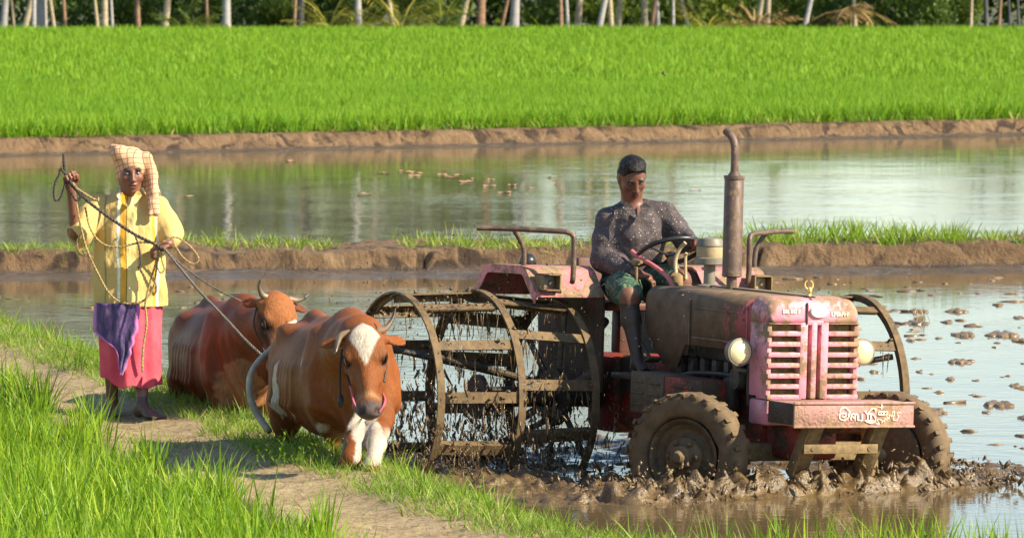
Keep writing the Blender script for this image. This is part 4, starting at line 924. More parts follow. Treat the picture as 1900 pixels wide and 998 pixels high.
# ---------------------------------------------------------------- sculpting: smooth-blended volumes meshed as one skin
class Sculpt:
    def __init__(s, lo, hi, vox):
        s.lo = np.array(lo, float); s.v = vox; n = np.ceil((np.array(hi, float) - s.lo) / vox).astype(int) + 1
        s.n = n; s.f = np.full(n, 1.0, np.float32)
    def _sub(s, lo, hi):
        a = np.clip(np.floor((lo - s.lo) / s.v).astype(int), 0, s.n - 1); b = np.clip(np.ceil((hi - s.lo) / s.v).astype(int) + 1, 1, s.n)
        if np.any(b <= a): return None
        ax = [(s.lo[i] + np.arange(a[i], b[i]) * s.v).astype(np.float32) for i in range(3)]
        P = np.meshgrid(*ax, indexing='ij'); return (slice(a[0], b[0]), slice(a[1], b[1]), slice(a[2], b[2])), P
    def _apply(s, sl, d, k, op):
        f = s.f[sl]
        if op == 'add':
            h = np.maximum(k - np.abs(f - d), 0) / k; s.f[sl] = np.minimum(f, d) - h * h * k * 0.25
        else:
            d = -d; h = np.maximum(k - np.abs(f - d), 0) / k; s.f[sl] = np.maximum(f, d) + h * h * k * 0.25
    def cone(s, a, b, ra, rb, k=0.03, op='add'):
        a = np.array(a, float); b = np.array(b, float); m = max(ra, rb) + k + 3 * s.v
        r = s._sub(np.minimum(a, b) - m, np.maximum(a, b) + m)
        if r is None: return
        sl, P = r; d = b - a; L = max((d ** 2).sum(), 1e-9)
        t = np.clip(((P[0] - a[0]) * d[0] + (P[1] - a[1]) * d[1] + (P[2] - a[2]) * d[2]) / L, 0, 1)
        dist = np.sqrt((P[0] - a[0] - t * d[0]) ** 2 + (P[1] - a[1] - t * d[1]) ** 2 + (P[2] - a[2] - t * d[2]) ** 2) - (ra + (rb - ra) * t)
        s._apply(sl, dist, k, op)
    def chain(s, pts, rs, k=0.03, op='add'):
        for i in range(len(pts) - 1): s.cone(pts[i], pts[i + 1], rs[i], rs[i + 1], k, op)
    def ell(s, c, r, k=0.03, M=None, op='add'):
        c = np.array(c, float); r = np.array(r, float); m = r.max() + k + 3 * s.v
        q = s._sub(c - m, c + m)
        if q is None: return
        sl, P = q; X = [P[i] - c[i] for i in range(3)]
        if M is not None: X = [M[0][i] * X[0] + M[1][i] * X[1] + M[2][i] * X[2] for i in range(3)]   # into the axes' frame (columns of M)
        k0 = np.sqrt((X[0] / r[0]) ** 2 + (X[1] / r[1]) ** 2 + (X[2] / r[2]) ** 2); k1 = np.sqrt((X[0] / r[0] ** 2) ** 2 + (X[1] / r[1] ** 2) ** 2 + (X[2] / r[2] ** 2) ** 2)
        s._apply(sl, (k0 * (k0 - 1) / np.maximum(k1, 1e-6)).astype(np.float32), k, op)
    def loft(s, zs, cx, cy, rx, ry, k=0.02, fold=None, op='add', flat=0.0):
        """upright body of elliptic sections; fold(angle, z) adds cloth folds"""
        zs = np.array(zs, float); lo = np.array([np.min(np.array(cx) - rx) - .05, np.min(np.array(cy) - ry) - .05, zs.min() - .03]); hi = np.array([np.max(np.array(cx) + rx) + .05, np.max(np.array(cy) + ry) + .05, zs.max() + .03])
        sl, P = s._sub(lo, hi); z = P[2]; g = lambda arr: np.interp(z, zs, arr)
        X, Y, A, B = P[0] - g(cx), P[1] - g(cy), g(rx), g(ry)
        rr = np.sqrt((X / A) ** 2 + (Y / B) ** 2) + 1e-6; d = (rr - 1) * np.sqrt(A * B) * 0.95
        if fold is not None: d = d + fold(np.arctan2(Y / B, X / A), z)
        d = np.maximum(d, np.maximum(z - zs.max(), zs.min() - z)); s._apply(sl, d.astype(np.float32), k, op)
    def halfcut(s, c, n):      # keep the side away from n
        c = np.array(c, float); n = np.array(n, float); n /= np.linalg.norm(n)
        sl, P = s._sub(s.lo, s.lo + s.n * s.v); d = (P[0] - c[0]) * n[0] + (P[1] - c[1]) * n[1] + (P[2] - c[2]) * n[2]
        s.f[sl] = np.maximum(s.f[sl], d)
    def mesh(s, smooth=2):
        f = s.f; n = s.n; ins = f < 0
        c = np.zeros((n[0] - 1, n[1] - 1, n[2] - 1), np.uint8)
        for i in (0, 1):
            for j in (0, 1):
                for k in (0, 1): c += ins[i:n[0] - 1 + i, j:n[1] - 1 + j, k:n[2] - 1 + k]
        act = (c > 0) & (c < 8); idx = np.argwhere(act); N = len(idx)
        vid = np.full(act.shape, -1, np.int32); vid[act] = np.arange(N)
        acc = np.zeros((N, 3)); cnt = np.zeros(N); I, J, K = idx.T
        cor = [(0, 0, 0), (1, 0, 0), (0, 1, 0), (1, 1, 0), (0, 0, 1), (1, 0, 1), (0, 1, 1), (1, 1, 1)]
        val = [f[I + a, J + b, K + c_] for a, b, c_ in cor]
        for p in range(8):
            for q in range(p + 1, 8):
                da = np.array(cor[q]) - np.array(cor[p])
                if np.abs(da).sum() != 1: continue
                m = (val[p] < 0) != (val[q] < 0); t = np.where(m, val[p] / np.where(m, val[p] - val[q], 1), 0)
                acc += (np.array(cor[p])[None] + t[:, None] * da[None]) * m[:, None]; cnt += m
        V = s.lo + (idx + acc / np.maximum(cnt, 1)[:, None]) * s.v; Q = []
        for ax in range(3):
            o1, o2 = [(1, 2), (2, 0), (0, 1)][ax]; sh = [slice(None)] * 3; sa = list(sh); sb = list(sh)
            sa[ax] = slice(0, -1); sb[ax] = slice(1, None); A, B = ins[tuple(sa)], ins[tuple(sb)]
            e = np.argwhere(A != B); e = e[(e[:, o1] > 0) & (e[:, o2] > 0) & (e[:, o1] < n[o1] - 1) & (e[:, o2] < n[o2] - 1) & (e[:, ax] < n[ax] - 1)]
            if not len(e): continue
            d1 = np.zeros(3, int); d1[o1] = 1; d2 = np.zeros(3, int); d2[o2] = 1
            g = lambda q: vid[q[:, 0], q[:, 1], q[:, 2]]
            quad = np.stack([g(e - d1 - d2), g(e - d2), g(e), g(e - d1)], 1); fl = A[tuple(e.T)]
            quad[~fl] = quad[~fl][:, ::-1]; Q.append(quad)
        Q = np.concatenate(Q); Q = Q[(Q >= 0).all(1)]
        for _ in range(smooth):
            acc = np.zeros_like(V); cnt = np.zeros(len(V))
            for a, b in ((0, 1), (1, 2), (2, 3), (3, 0)):
                np.add.at(acc, Q[:, a], V[Q[:, b]]); np.add.at(acc, Q[:, b], V[Q[:, a]]); np.add.at(cnt, Q[:, a], 1); np.add.at(cnt, Q[:, b], 1)
            V = V * 0.5 + 0.5 * acc / np.maximum(cnt, 1)[:, None]
        return V, Q
def basis(f, u):
    """columns: forward, left, up"""
    f = np.array(f, float); f /= np.linalg.norm(f); u = np.array(u, float); u = u - f * (u @ f); u /= np.linalg.norm(u)
    return np.stack([f, np.cross(u, f), u], 1)
def skin_object(name, V, Q, mat, parent, col=None, extra=None):
    me = np_mesh(name, V, Q, smooth=True)
    if col is not None: set_color(me, 'Col', col)
    return link(name, me, mat, parent)
def lerp3(a, b, t): return np.array(a)[None] * (1 - t[:, None]) + np.array(b)[None] * t[:, None]
def mixc(c, new, m):
    m = np.clip(m, 0, 1)[:, None]; return c * (1 - m) + np.array(new)[None] * m
# ---------------------------------------------------------------- cattle
m, nt, b = newmat('cow_coat')
co = nt.coord('Object'); c = nt.attr('Col')
hair = nt.noise(110, 4, 0.7, nt.coord('Object', (1.0, 1.0, 0.22)))
c = nt.mix(nt.ramp(hair, [(0.35, 0.0), (0.7, 0.55)]), c, (0.07, 0.022, 0.009)); nt.link(c, b.inputs['Base Color'])
c2 = nt.mix(nt.ramp(nt.noise(3.5, 5, .65, co), [(0.42, 0), (0.7, 0.45)]), c, (0.12, 0.060, 0.028)); nt.link(c2, b.inputs['Base Color'])
b.inputs['Roughness'].default_value = 0.48; b.inputs['Specular IOR Level'].default_value = 0.14
nt.link(nt.bump(nt.math('ADD', hair, nt.math('MULTIPLY', nt.noise(16, 4, .6, co), 0.8)), 0.7, 0.009), b.inputs['Normal'])
m, nt, b = newmat('horn')
zz_ = nt.attr('Col'); nt.link(zz_, b.inputs['Base Color']); b.inputs['Roughness'].default_value = 0.35
nt.link(nt.bump(nt.noise(70, 3, .6, nt.coord('Object')), .3, .003), b.inputs['Normal'])
plain('eye_dark', (0.012, 0.009, 0.008), 0.08, var=0, bump=0); plain('rope_black', (0.02, 0.018, 0.016), 0.6); plain('halter_pink', (0.55, 0.10, 0.14), 0.6)

RUST, RUSTD, CREAM = (0.29, 0.088, 0.020), (0.10, 0.028, 0.009), (0.72, 0.62, 0.50)
def build_cow(name, loc, heading, label, poll, face, up, neck, fore, tailp, colf, horns, ears, barrel=1.0, hips=1.0, hs=1.03):
    """local: x forward, y left, z up, origin on the field bed below the trunk"""
    root = empty(name, loc, (0, 0, heading)); tag(root, label, 'cow', 'cattle on the bank')
    S = Sculpt((-1.15, -0.55, -0.02), (1.75, 0.55, 1.42), 0.0115)
    for y in (-1, 1): pass
    S.ell((0.40, 0, 0.835), (0.34, 0.195, 0.30), .05); S.ell((0.02, 0, 0.80), (0.54, 0.285 * barrel, 0.325), .08); S.ell((-0.30, 0, 0.80), (0.38, 0.27 * barrel, 0.29), .08)
    S.ell((-0.55, 0, 0.88), (0.26, 0.215, 0.22), .08)
    S.chain([(-0.80, 0, 1.00), (-0.5, 0, 1.10), (-0.1, 0, 1.085), (0.3, 0, 1.10), (0.45, 0, 1.13)], [.03, .035, .032, .035, .05], .07)
    S.ell((0.44, 0, 1.10), (0.17, 0.07, 0.10), .10)
    for s in (-1, 1):
        S.ell((-0.42, s * 0.19, 1.04 * hips), (.055, .035, .03), .12); S.ell((-0.79, s * 0.09, 0.95), (.045, .03, .03), .08)
        S.ell((0.40, s * 0.155, 0.80), (0.15, 0.085, 0.27), .07); S.chain([(0.36, s * .16, 1.06), (0.44, s * .19, .86), (0.52, s * 0.20, .70)], [.04, .05, .06], .08)
        S.ell((-0.56, s * 0.155, 0.73), (0.20, 0.095, 0.27), .08); S.chain([(-0.44, s * .2, .64), (-0.58, s * 0.15, 0.54), (-0.69, s * 0.14, 0.42)], [.09, .075, .05], .06)
        S.chain([(-0.69, s * 0.14, 0.42), (-0.64, s * 0.14, 0.15), (-0.60, s * 0.14, 0.07)], [.044, .034, .04], .02); S.cone((-0.59, s * .14, 0.05), (-0.55, s * .14, 0.03), .048, .045, .02)
        # ribs
        for q in range(7):
            x = 0.20 - 0.085 * q; S.chain([(x + .02, s * 0.10, 1.03), (x - .02, s * 0.258 * barrel, 0.86), (x - .07, s * 0.275 * barrel, 0.66), (x - .12, s * 0.20 * barrel, 0.52)], [.004, .006, .005, .002], .045)
    for pts, rs in fore: S.chain(pts, rs, .035)
    S.chain(neck[0], neck[1], .09)
    for a_, r_ in zip(neck[2], neck[3]): S.ell(a_, r_, .07)
    H = basis(face, up); P0 = np.array(poll, float)
    def hp(p): return P0 + H @ (np.array(p, float) * hs)
    def he(c, r, k=.02, op='add', M=None): S.ell(hp(c), np.array(r) * hs, k, H if M is None else H @ M, op)
    he((.07, 0, -.075), (.14, .098, .10), .03); he((.03, 0, -.02), (.055, .088, .045), .03); he((.10, 0, -.030), (.10, .098, .042), .03)
    S.cone(hp((.13, 0, -.085)), hp((.36, 0, -.09)), .080, .050, .03); he((.26, 0, -.052), (.17, .040, .040), .025)
    he((.425, 0, -.088), (.060, .073, .054), .02); he((.462, 0, -.074), (.032, .063, .043), .015)
    S.cone(hp((.12, 0, -.165)), hp((.36, 0, -.145)), .068, .038, .04); he((.41, 0, -.150), (.052, .052, .024), .012)
    for s in (-1, 1):
        he((.12, s * .062, -.13), (.085, .034, .078), .03); he((.130, s * .092, -.034), (.050, .026, .024), .02); he((.165, s * .094, -.088), (.040, .020, .018), .02); he((.20, s * .066, -.085), (.09, .022, .03), .03)
        he((.158, s * .106, -.052), (.030, .020, .022), .010, 'sub'); he((.466, s * .042, -.052), (.019, .018, .022), .008, 'sub')
        he((.385, s * .058, -.115), (.05, .03, .03), .025)
    he((.45, 0, -.129), (.050, .10, .010), .006, 'sub')
    for (dr, un), s in zip(ears, (-1, 1)):                   # ear: flat leaf from behind the horn base
        dr = np.array(dr, float); dr /= np.linalg.norm(dr); un = np.array(un, float); E = basis(dr, un); b0 = hp((.02, s * .095, -.06))
        S.cone(b0, b0 + dr * .04, .026, .022, .02); S.ell(b0 + dr * .085, (.070, .040, .015), .015, E); S.ell(b0 + dr * .09 + E[:, 2] * .015, (.052, .026, .011), .006, E, 'sub')
    # tail
    S.chain(tailp[0], tailp[1], .03)
    V, Q = S.mesh(2)
    w_ = sstep(.42, .6, V[:, 0]) * sstep(1.05, .85, V[:, 0]) * sstep(1.05, .9, V[:, 2]); fo = np.sin(V[:, 0] * 62 + V[:, 2] * 14 + 5 * vnoise(V, 3, 233, 2)) * w_ * .0065; V[:, 1] += fo * np.sign(V[:, 1]); V[:, 0] += fo
    lump = vnoise(V, 5, 231, 3) * .012 * sstep(.9, .6, V[:, 0]); V[:, 1] += lump * np.sign(V[:, 1]); V[:, 2] += vnoise(V, 4, 232, 2) * .008 * sstep(.9, .6, V[:, 0])
    hl = (V - P0) @ H / hs
    col = colf(V, hl)
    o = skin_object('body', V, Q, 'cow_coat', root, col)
    for i, pts in enumerate(horns):
        P = smooth_pts([hp(p) for p in pts], 6); n = len(P); bm = bm_new(); rings = tube(bm, P, [.0225 * (1 - .82 * (k / (n - 1)) ** 1.1) for k in range(n)], 14)
        t = np.repeat(np.arange(n) / (n - 1), 14); bmesh.ops.recalc_face_normals(bm, faces=bm.faces); me = bpy.data.meshes.new('horn'); bm.to_mesh(me); bm.free()
        me.polygons.foreach_set('use_smooth', np.ones(len(me.polygons), dtype=bool))
        set_color(me, 'Col', lerp3((0.22, 0.15, 0.09), (0.02, 0.017, 0.015), np.clip((t - .25) * 1.8, 0, 1))); link('horn', me, 'horn', root)
    for s in (-1, 1):
        bm = bm_new(); ball(bm, hp((.158, s * .091, -.052)), .0245, 14); fin('eye', bm, 'eye_dark', root, angle=180)
        bm = bm_new(); tube(bm, [hp((.126, s * .100, -.040)), hp((.142, s * .109, -.029)), hp((.162, s * .111, -.028)), hp((.186, s * .105, -.038))], [.004, .0075, .0075, .004], 8); fin('eyelid', bm, 'cow_lid', root)
    return root, hp
plain('cow_lid', (0.035, 0.018, 0.012), 0.7, spec=.1)
def blob(P, c, r):      # soft patch mask with an uneven edge
    P = np.asarray(P); d = np.sqrt((((P - np.array(c)) / np.array(r)) ** 2).sum(1)) + 0.42 * vnoise(P, 11, 201, 4, .6)
    return np.clip((1.0 - d) * 9 + .5, 0, 1)
def head_marks(c, h, dark=0.9):
    near = (h[:, 0] > -.05) & (h[:, 0] < .6) & (np.abs(h[:, 1]) < .14) & (np.abs(h[:, 2] + .07) < .16); n = near.astype(float)
    c = mixc(c, (0.10, 0.085, 0.08), n * np.clip((h[:, 0] - .402) * 40, 0, 1) * np.clip((h[:, 2] + .150) * 50, 0, 1))
    c = mixc(c, (0.46, 0.36, 0.25), n * np.clip((h[:, 0] - .33) * 18, 0, 1) * np.clip((-.10 - h[:, 2]) * 40, 0, 1) * .8)
    c = mixc(c, (0.48, 0.27, 0.12), n * np.exp(-((h[:, 0] - .380) / .018) ** 2) * np.clip((h[:, 2] + .10) * 30, 0, 1) * .8)
    for s in (-1, 1):
        d = np.sqrt(((h - np.array([.160, s * .100, -.050])) ** 2).sum(1)); c = mixc(c, (0.030, 0.016, 0.011), n * np.clip((.043 - d) * 70, 0, 1) * dark)
        d = np.sqrt(((h - np.array([.470, s * .042, -.050])) ** 2).sum(1)); c = mixc(c, (0.008, 0.006, 0.006), n * np.clip((.025 - d) * 90, 0, 1))
    return c
# front cow: brown with a white diamond on the forehead, climbing onto the bank
HEAD_A = math.atan2(-0.972, 0.235)
def world_dir(v, head):     # world direction -> cow frame
    c_, s_ = math.cos(-head), math.sin(-head); return (v[0] * c_ - v[1] * s_, v[0] * s_ + v[1] * c_, v[2])
LA = Vector((-0.98, 32.60, BED + .05))
def to_local(p, loc, head):
    d = Vector(p) - loc; return np.array(world_dir(d, head))
pollA = to_local(W(674, 612, 31.42), LA, HEAD_A); faceA = np.array(world_dir((.045, -.34, -.43), HEAD_A)); upA = np.array(world_dir((.02, -1, .45), HEAD_A))
tlA = lambda px, py, Y: to_local(W(px, py, Y), LA, HEAD_A)
ELB1, KN1, FET1, HOOF1 = tlA(703, 775, 31.95), tlA(699, 824, 31.60), tlA(690, 864, 31.42), tlA(688, 880, 31.35)
ELB, KNEE, BK1, BK2 = tlA(668, 782, 31.95), tlA(651, 850, 31.50), tlA(640, 862, 31.8), tlA(632, 872, 32.1)
LEG1, LEG2 = tlA(700, 800, 31.7), tlA(690, 858, 31.45)
def colA(V, h):
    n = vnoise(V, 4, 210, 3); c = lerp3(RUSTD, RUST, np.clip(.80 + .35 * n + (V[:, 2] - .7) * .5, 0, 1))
    for cc, r in (((-0.42, 0.22, 1.07), (.13, .10, .06)), ((.34, -.23, .92), (.05, .05, .05)), ((.44, -.22, .86), (.04, .05, .04)), ((.10, -.3, .62), (.03, .06, .10)), ((-.25, -.27, .60), (.10, .1, .26)), ((.52, -.2, .52), (.12, .1, .08)), ((.28, -.26, .50), (.09, .1, .12)),
                  ((.36, .28, .58), (.08, .08, .07)), ((-.1, .3, .45), (.2, .1, .06))): c = mixc(c, CREAM, blob(V, cc, r))
    hd = np.abs(h[:, 1]) / .080 + np.abs(h[:, 0] - .05) / np.where(h[:, 0] > .05, .165, .13) + .10 * vnoise(h, 22, 212, 2)
    c = mixc(c, (0.82, 0.74, 0.60), np.clip((1.0 - hd) * 8 + .5, 0, 1) * (h[:, 2] > -.07) * (np.abs(h[:, 1]) < .1) * (np.abs(h[:, 0]) < .3))
    sg = LEG2 - LEG1; tq = np.clip(((V - LEG1) @ sg) / (sg @ sg), 0, 1); d1 = np.linalg.norm(V - LEG1 - tq[:, None] * sg, axis=1); m1 = (d1 < .10) & (V[:, 0] > .6); c = mixc(c, CREAM, m1 * np.clip((LEG1[2] + .03 - V[:, 2] + .04 * n) * 22, 0, 1) * np.clip((V[:, 2] - LEG2[2] + .02) * 40, 0, 1))
    c = mixc(c, CREAM, blob(V, (KNEE + ELB) * .5 + [0.03, .05, .03], (.24, .085, .17)) * 1.0)
    c = head_marks(c, h); tl = (V[:, 0] < -.90) | ((V[:, 0] < -.35) & (V[:, 1] < -.34)); return mixc(c, (0.34, 0.30, 0.24), tl * 1.0)
foreA = [([(0.50, .12, .76), ELB1, KN1], [.11, .075, .046]), ([KN1, tuple(KN1 * .45 + FET1 * .55), FET1, HOOF1], [.050, .037, .042, .044]),
         ([(0.50, -.12, .76), ELB, KNEE], [.11, .072, .048]), ([KNEE, BK1, BK2], [.048, .038, .036])]
neckA = ([(.46, 0, .97), (.72, -.03, 1.02), (.98, -.06, 1.08), tuple(pollA + faceA / np.linalg.norm(faceA) * .09 - upA / np.linalg.norm(upA) * .08)], [.19, .15, .115, .10],
         [(.60, 0, .82), (.64, 0, .73), (.80, -.02, .88)], [(.18, .13, .18), (.10, .085, .12), (.18, .05, .15)])
tailA = ([(-.82, 0, 1.0), (-.90, -.02, .98), (-.93, -.06, .90)], [.035, .03, .028])
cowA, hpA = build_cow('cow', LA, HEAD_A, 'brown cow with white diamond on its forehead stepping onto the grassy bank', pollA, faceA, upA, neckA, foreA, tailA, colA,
    [[(-.005, -.07, -.03), (.01, -.115, -.025), (.05, -.135, -.03), (.10, -.150, -.035), (.125, -.158, -.02)], [(-.005, .07, -.03), (-.02, .115, -.03), (-.07, .155, -.02), (-.125, .175, .0)]],
    [((-.50, -.75, -.15), (.7, 0, .6)), ((-.30, .85, -.15), (.7, 0, .6))])
bm = bm_new(); T0 = [to_local(W(px, py, Y), LA, HEAD_A) for px, py, Y in ((548, 598, 33.55), (528, 610, 33.5), (510, 640, 33.4), (478, 672, 33.3), (463, 702, 33.25), (466, 742, 33.25), (482, 775, 33.25), (500, 800, 33.2))]
P = smooth_pts(T0, 6); tube(bm, P, [.024 - .003 * k / len(P) + .009 * math.exp(-((k - len(P) * .8) / 9) ** 2) for k in range(len(P))], 12, flat=.7)
plain('tail_hair', (0.40, 0.35, 0.27), 0.75, scale=20, bump=.5); fin('tail', bm, 'tail_hair', cowA, angle=180)
# halter: black cord, tassel, pink noseband ends
def strap(name, pts, r, mat, par): bm = bm_new(); tube(bm, smooth_pts(pts, 4), r, 6); return fin(name, bm, mat, par)
L_ = lambda pts: [hpA(p) for p in pts]
hl_ = strap('halter', L_([(.02, -.10, -.07), (.10, -.112, -.11), (.22, -.095, -.12), (.28, -.085, -.11)]), .006, 'rope_black', cowA)
strap('cheek_cord', L_([(.02, .10, -.07), (.12, .112, -.12), (.25, .088, -.12)]), .006, 'rope_black', cowA)
strap('cheek_cord', L_([(.05, -.115, -.09), (.16, -.135, -.14), (.27, -.14, -.20)]), .007, 'rope_black', cowA)
bm = bm_new(); ball(bm, hpA((.29, -.14, -.21)), .02, 8, (1, 1, 1.8)); fin('tassel', bm, 'rope_black', cowA)
strap('noseband', L_([(.27, -.088, -.11), (.33, -.082, -.085), (.40, -.076, -.07), (.455, -.05, -.075)]), .0065, 'halter_pink', cowA)
strap('noseband', L_([(.33, .075, -.115), (.38, .084, -.08), (.43, .076, -.06), (.465, .05, -.07)]), .0065, 'halter_pink', cowA)
# rear cow, head turned to the right
LB = Vector((-1.72, 35.95, BED - .07)); HEAD_B = math.atan2(-0.965, 0.26)
pollB = to_local(W(519, 551, 34.95), LB, HEAD_B); faceB = np.array(world_dir((.16, -.42, -.88), HEAD_B)); upB = np.array(world_dir((.52, -.80, .3), HEAD_B))
def colB(V, h):
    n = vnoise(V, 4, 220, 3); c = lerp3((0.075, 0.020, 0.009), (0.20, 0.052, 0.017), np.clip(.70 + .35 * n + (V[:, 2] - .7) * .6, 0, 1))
    c = mixc(c, (0.42, 0.16, 0.05), np.clip((h[:, 0] > -.1) * (h[:, 0] < .3) * (h[:, 2] > -.07) * (np.abs(h[:, 1]) < .12) * .8, 0, 1)); c = mixc(c, (0.42, 0.20, 0.09), blob(V, (.7, 0, .62), (.2, .3, .22)) * .8)  # sunlight on forehead and chest painted into the coat as lighter orange
    c = head_marks(c, h, 1.0)
    for s in (-1, 1):
        d = np.sqrt((((h - np.array([.180, s * .098, -.072])) / [1.9, 1, 1.2]) ** 2).sum(1)); c = mixc(c, (0.028, 0.017, 0.015), np.clip((.064 - d) * 60, 0, 1))
    return c
foreB = [([(0.48, s * .14, .74), (0.53, s * .14, .52), (0.52, s * .13, .36)], [.12, .075, .05]) for s in (-1, 1)] + [([(0.52, s * .13, .36), (0.52, s * .13, .12), (.55, s * .13, .05)], [.045, .036, .045]) for s in (-1, 1)]
neckB = ([(.46, 0, .96), (.68, .04, .99), (.88, .08, 1.03), tuple(pollB + faceB * .09 - upB * .08)], [.20, .165, .13, .11], [(.60, 0, .80), (.64, 0, .68), (.78, .04, .84)], [(.19, .14, .20), (.11, .09, .15), (.18, .055, .16)])
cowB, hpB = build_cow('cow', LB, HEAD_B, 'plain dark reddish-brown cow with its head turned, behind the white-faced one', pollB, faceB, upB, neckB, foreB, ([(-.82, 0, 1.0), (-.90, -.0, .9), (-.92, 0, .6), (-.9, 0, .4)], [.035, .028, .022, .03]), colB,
    [[(-.005, -.07, -.03), (-.02, -.105, -.02), (-.06, -.125, .0), (-.095, -.12, .02)], [(-.005, .07, -.03), (.0, .125, -.03), (-.015, .175, -.03), (-.045, .215, -.02)]],
    [((-.75, -.5, -.0), (.6, -.3, .5)), ((-.5, .7, -.2), (.6, 0, .6))], barrel=.97, hips=.965)
bm = bm_new(); tube(bm, smooth_pts([hpB(p) for p in ((.0, -.105, -.06), (.12, -.125, -.12), (.24, -.10, -.12), (.34, -.08, -.09), (.36, 0, -.03))], 5), .006, 6); fin('halter', bm, 'rope_black', cowB)
for o_, r_ in ((cowA, LA), (cowB, LB)): pass
# ---------------------------------------------------------------- people
def skinmat(name, mudlevel=None):
    m, nt, b = newmat(name)
    c = nt.attr('Col'); co = nt.coord('Object')
    c = nt.mix(nt.ramp(nt.noise(28, 4, .6, co), [(0.35, 0), (0.75, 0.3)]), c, (0.05, 0.018, 0.010))
    nt.link(c, b.inputs['Base Color']); b.inputs['Roughness'].default_value = 0.5; b.inputs['Specular IOR Level'].default_value = 0.5
    b.inputs['Subsurface Weight'].default_value = 0.08; b.inputs['Subsurface Radius'].default_value = (.02, .008, .004); b.inputs['Subsurface Scale'].default_value = 0.3
    nt.link(nt.bump(nt.noise(120, 3, .6, co), .15, .002), b.inputs['Normal'])
skinmat('skin')
plain('eye_white', (0.30, 0.24, 0.20), 0.3, var=0, bump=0); plain('hair_black', (0.006, 0.005, 0.005), 0.6, scale=60, bump=1.0, bscale=110, spec=.3)
def fold_bump(nt, b, sc=14, st=.75): nt.link(nt.bump(nt.noise(sc, 5, .6, nt.coord('Object', (1, 1, .5))), st, .02), b.inputs['Normal'])
# yellow striped shirt
m, nt, b = newmat('yellow_shirt')
x = nt.new('ShaderNodeSeparateXYZ'); nt.link(nt.coord('Object'), x.inputs[0]); wob = nt.math('MULTIPLY', nt.math('SUBTRACT', nt.noise(5, 3, .5, nt.coord('Object')), .5), .03)
u = nt.math('ADD', nt.math('ADD', x.outputs[0], wob), 0.30)
base = (0.60, 0.43, 0.16)
stops = [(0.0, base), (0.17, (0.30, 0.28, 0.12)), (0.18, base), (0.245, (0.42, 0.42, 0.30)), (0.25, (0.80, 0.78, 0.62)), (0.262, base), (0.275, (0.75, 0.38, 0.03)), (0.30, (0.28, 0.20, 0.05)), (0.305, (0.80, 0.62, 0.25)), (0.37, base), (0.415, (0.45, 0.42, 0.16)), (0.42, base), (0.46, (0.75, 0.38, 0.03)), (0.475, (0.82, 0.80, 0.64)), (0.49, base)]
nt.link(nt.mix(nt.ramp(nt.noise(9, 4, .6, nt.coord('Object')), [(0.4, 0), (0.8, .35)]), nt.ramp(u, stops, 'CONSTANT'), (0.45, 0.30, 0.08)), b.inputs['Base Color'])
b.inputs['Roughness'].default_value = 0.8; b.inputs['Specular IOR Level'].default_value = 0.2; fold_bump(nt, b)
# plaid head cloth
def plaid(name, base, line, sc, w=0.9):
    m, nt, b = newmat(name); co = nt.coord('Object', (1, 1, 1), (0.25, 0.1, 0.5)); a = []
    for d in ('X', 'Z'):
        t = nt.new('ShaderNodeTexWave', wave_type='BANDS', bands_direction=d); t.inputs['Scale'].default_value = sc; t.inputs['Distortion'].default_value = 1.0; t.inputs['Detail Scale'].default_value = .5; nt.link(co, t.inputs[0]); a.append(nt.ramp(t.outputs[1], [(w, 0), (min(1, w + .05), 1)]))
    f = nt.math('MAXIMUM', a[0], a[1]); nt.link(nt.mix(f, base, line), b.inputs['Base Color']); b.inputs['Roughness'].default_value = 0.85; b.inputs['Specular IOR Level'].default_value = 0.15; fold_bump(nt, b, 20, .4)
plaid('head_cloth', (0.68, 0.42, 0.24), (0.30, 0.12, 0.08), 10, .93)
m, nt, b = newmat('pink_cloth'); co = nt.coord('Object')
nt.link(nt.ramp(nt.noise(5, 4, .6, co), [(0.3, (0.52, 0.055, 0.085)), (0.7, (0.74, 0.12, 0.16))]), b.inputs['Base Color']); b.inputs['Roughness'].default_value = 0.8; b.inputs['Specular IOR Level'].default_value = 0.2; fold_bump(nt, b)
m, nt, b = newmat('purple_cloth'); co = nt.coord('Object'); c = nt.ramp(nt.noise(9, 4, .7, nt.coord('Object', (1.6, 1, .7))), [(0.36, (0.03, 0.025, 0.07)), (0.5, (0.11, 0.065, 0.18)), (0.62, (0.26, 0.13, 0.24)), (.7, (.5, .36, .5))])
nt.link(nt.mix(nt.attr('edge', 'Fac'), c, (0.50, 0.16, 0.42)), b.inputs['Base Color']); b.inputs['Roughness'].default_value = 0.85; fold_bump(nt, b, 18)
m, nt, b = newmat('dark_print_shirt'); co = nt.coord('Object')
v = nt.new('ShaderNodeTexVoronoi'); v.inputs['Scale'].default_value = 60; nt.link(co, v.inputs['Vector']); dots = nt.ramp(v.outputs['Distance'], [(0.15, 1), (0.20, 0)])
lines = nt.ramp(nt.noise(20, 2, .5, co, 2.2), [(0.485, 0), (0.5, 1), (0.515, 0)])
c = nt.mix(nt.math('MULTIPLY', lines, .65), nt.ramp(nt.noise(9, 5, .6, co), [(.35, (0.040, 0.033, 0.038)), (.7, (0.085, 0.070, 0.075))]), (0.32, 0.20, 0.10)); nt.link(nt.mix(nt.math('MULTIPLY', dots, nt.ramp(nt.noise(14, 2, .5, co), [(.42, 0), (.5, 1)])), c, (0.50, 0.48, 0.42)), b.inputs['Base Color'])
b.inputs['Roughness'].default_value = 0.65; b.inputs['Specular IOR Level'].default_value = 0.3; fold_bump(nt, b, 16, .55)
m, nt, b = newmat('green_shorts'); co = nt.coord('Object'); v = nt.new('ShaderNodeTexVoronoi'); v.inputs['Scale'].default_value = 26; nt.link(co, v.inputs['Vector'])
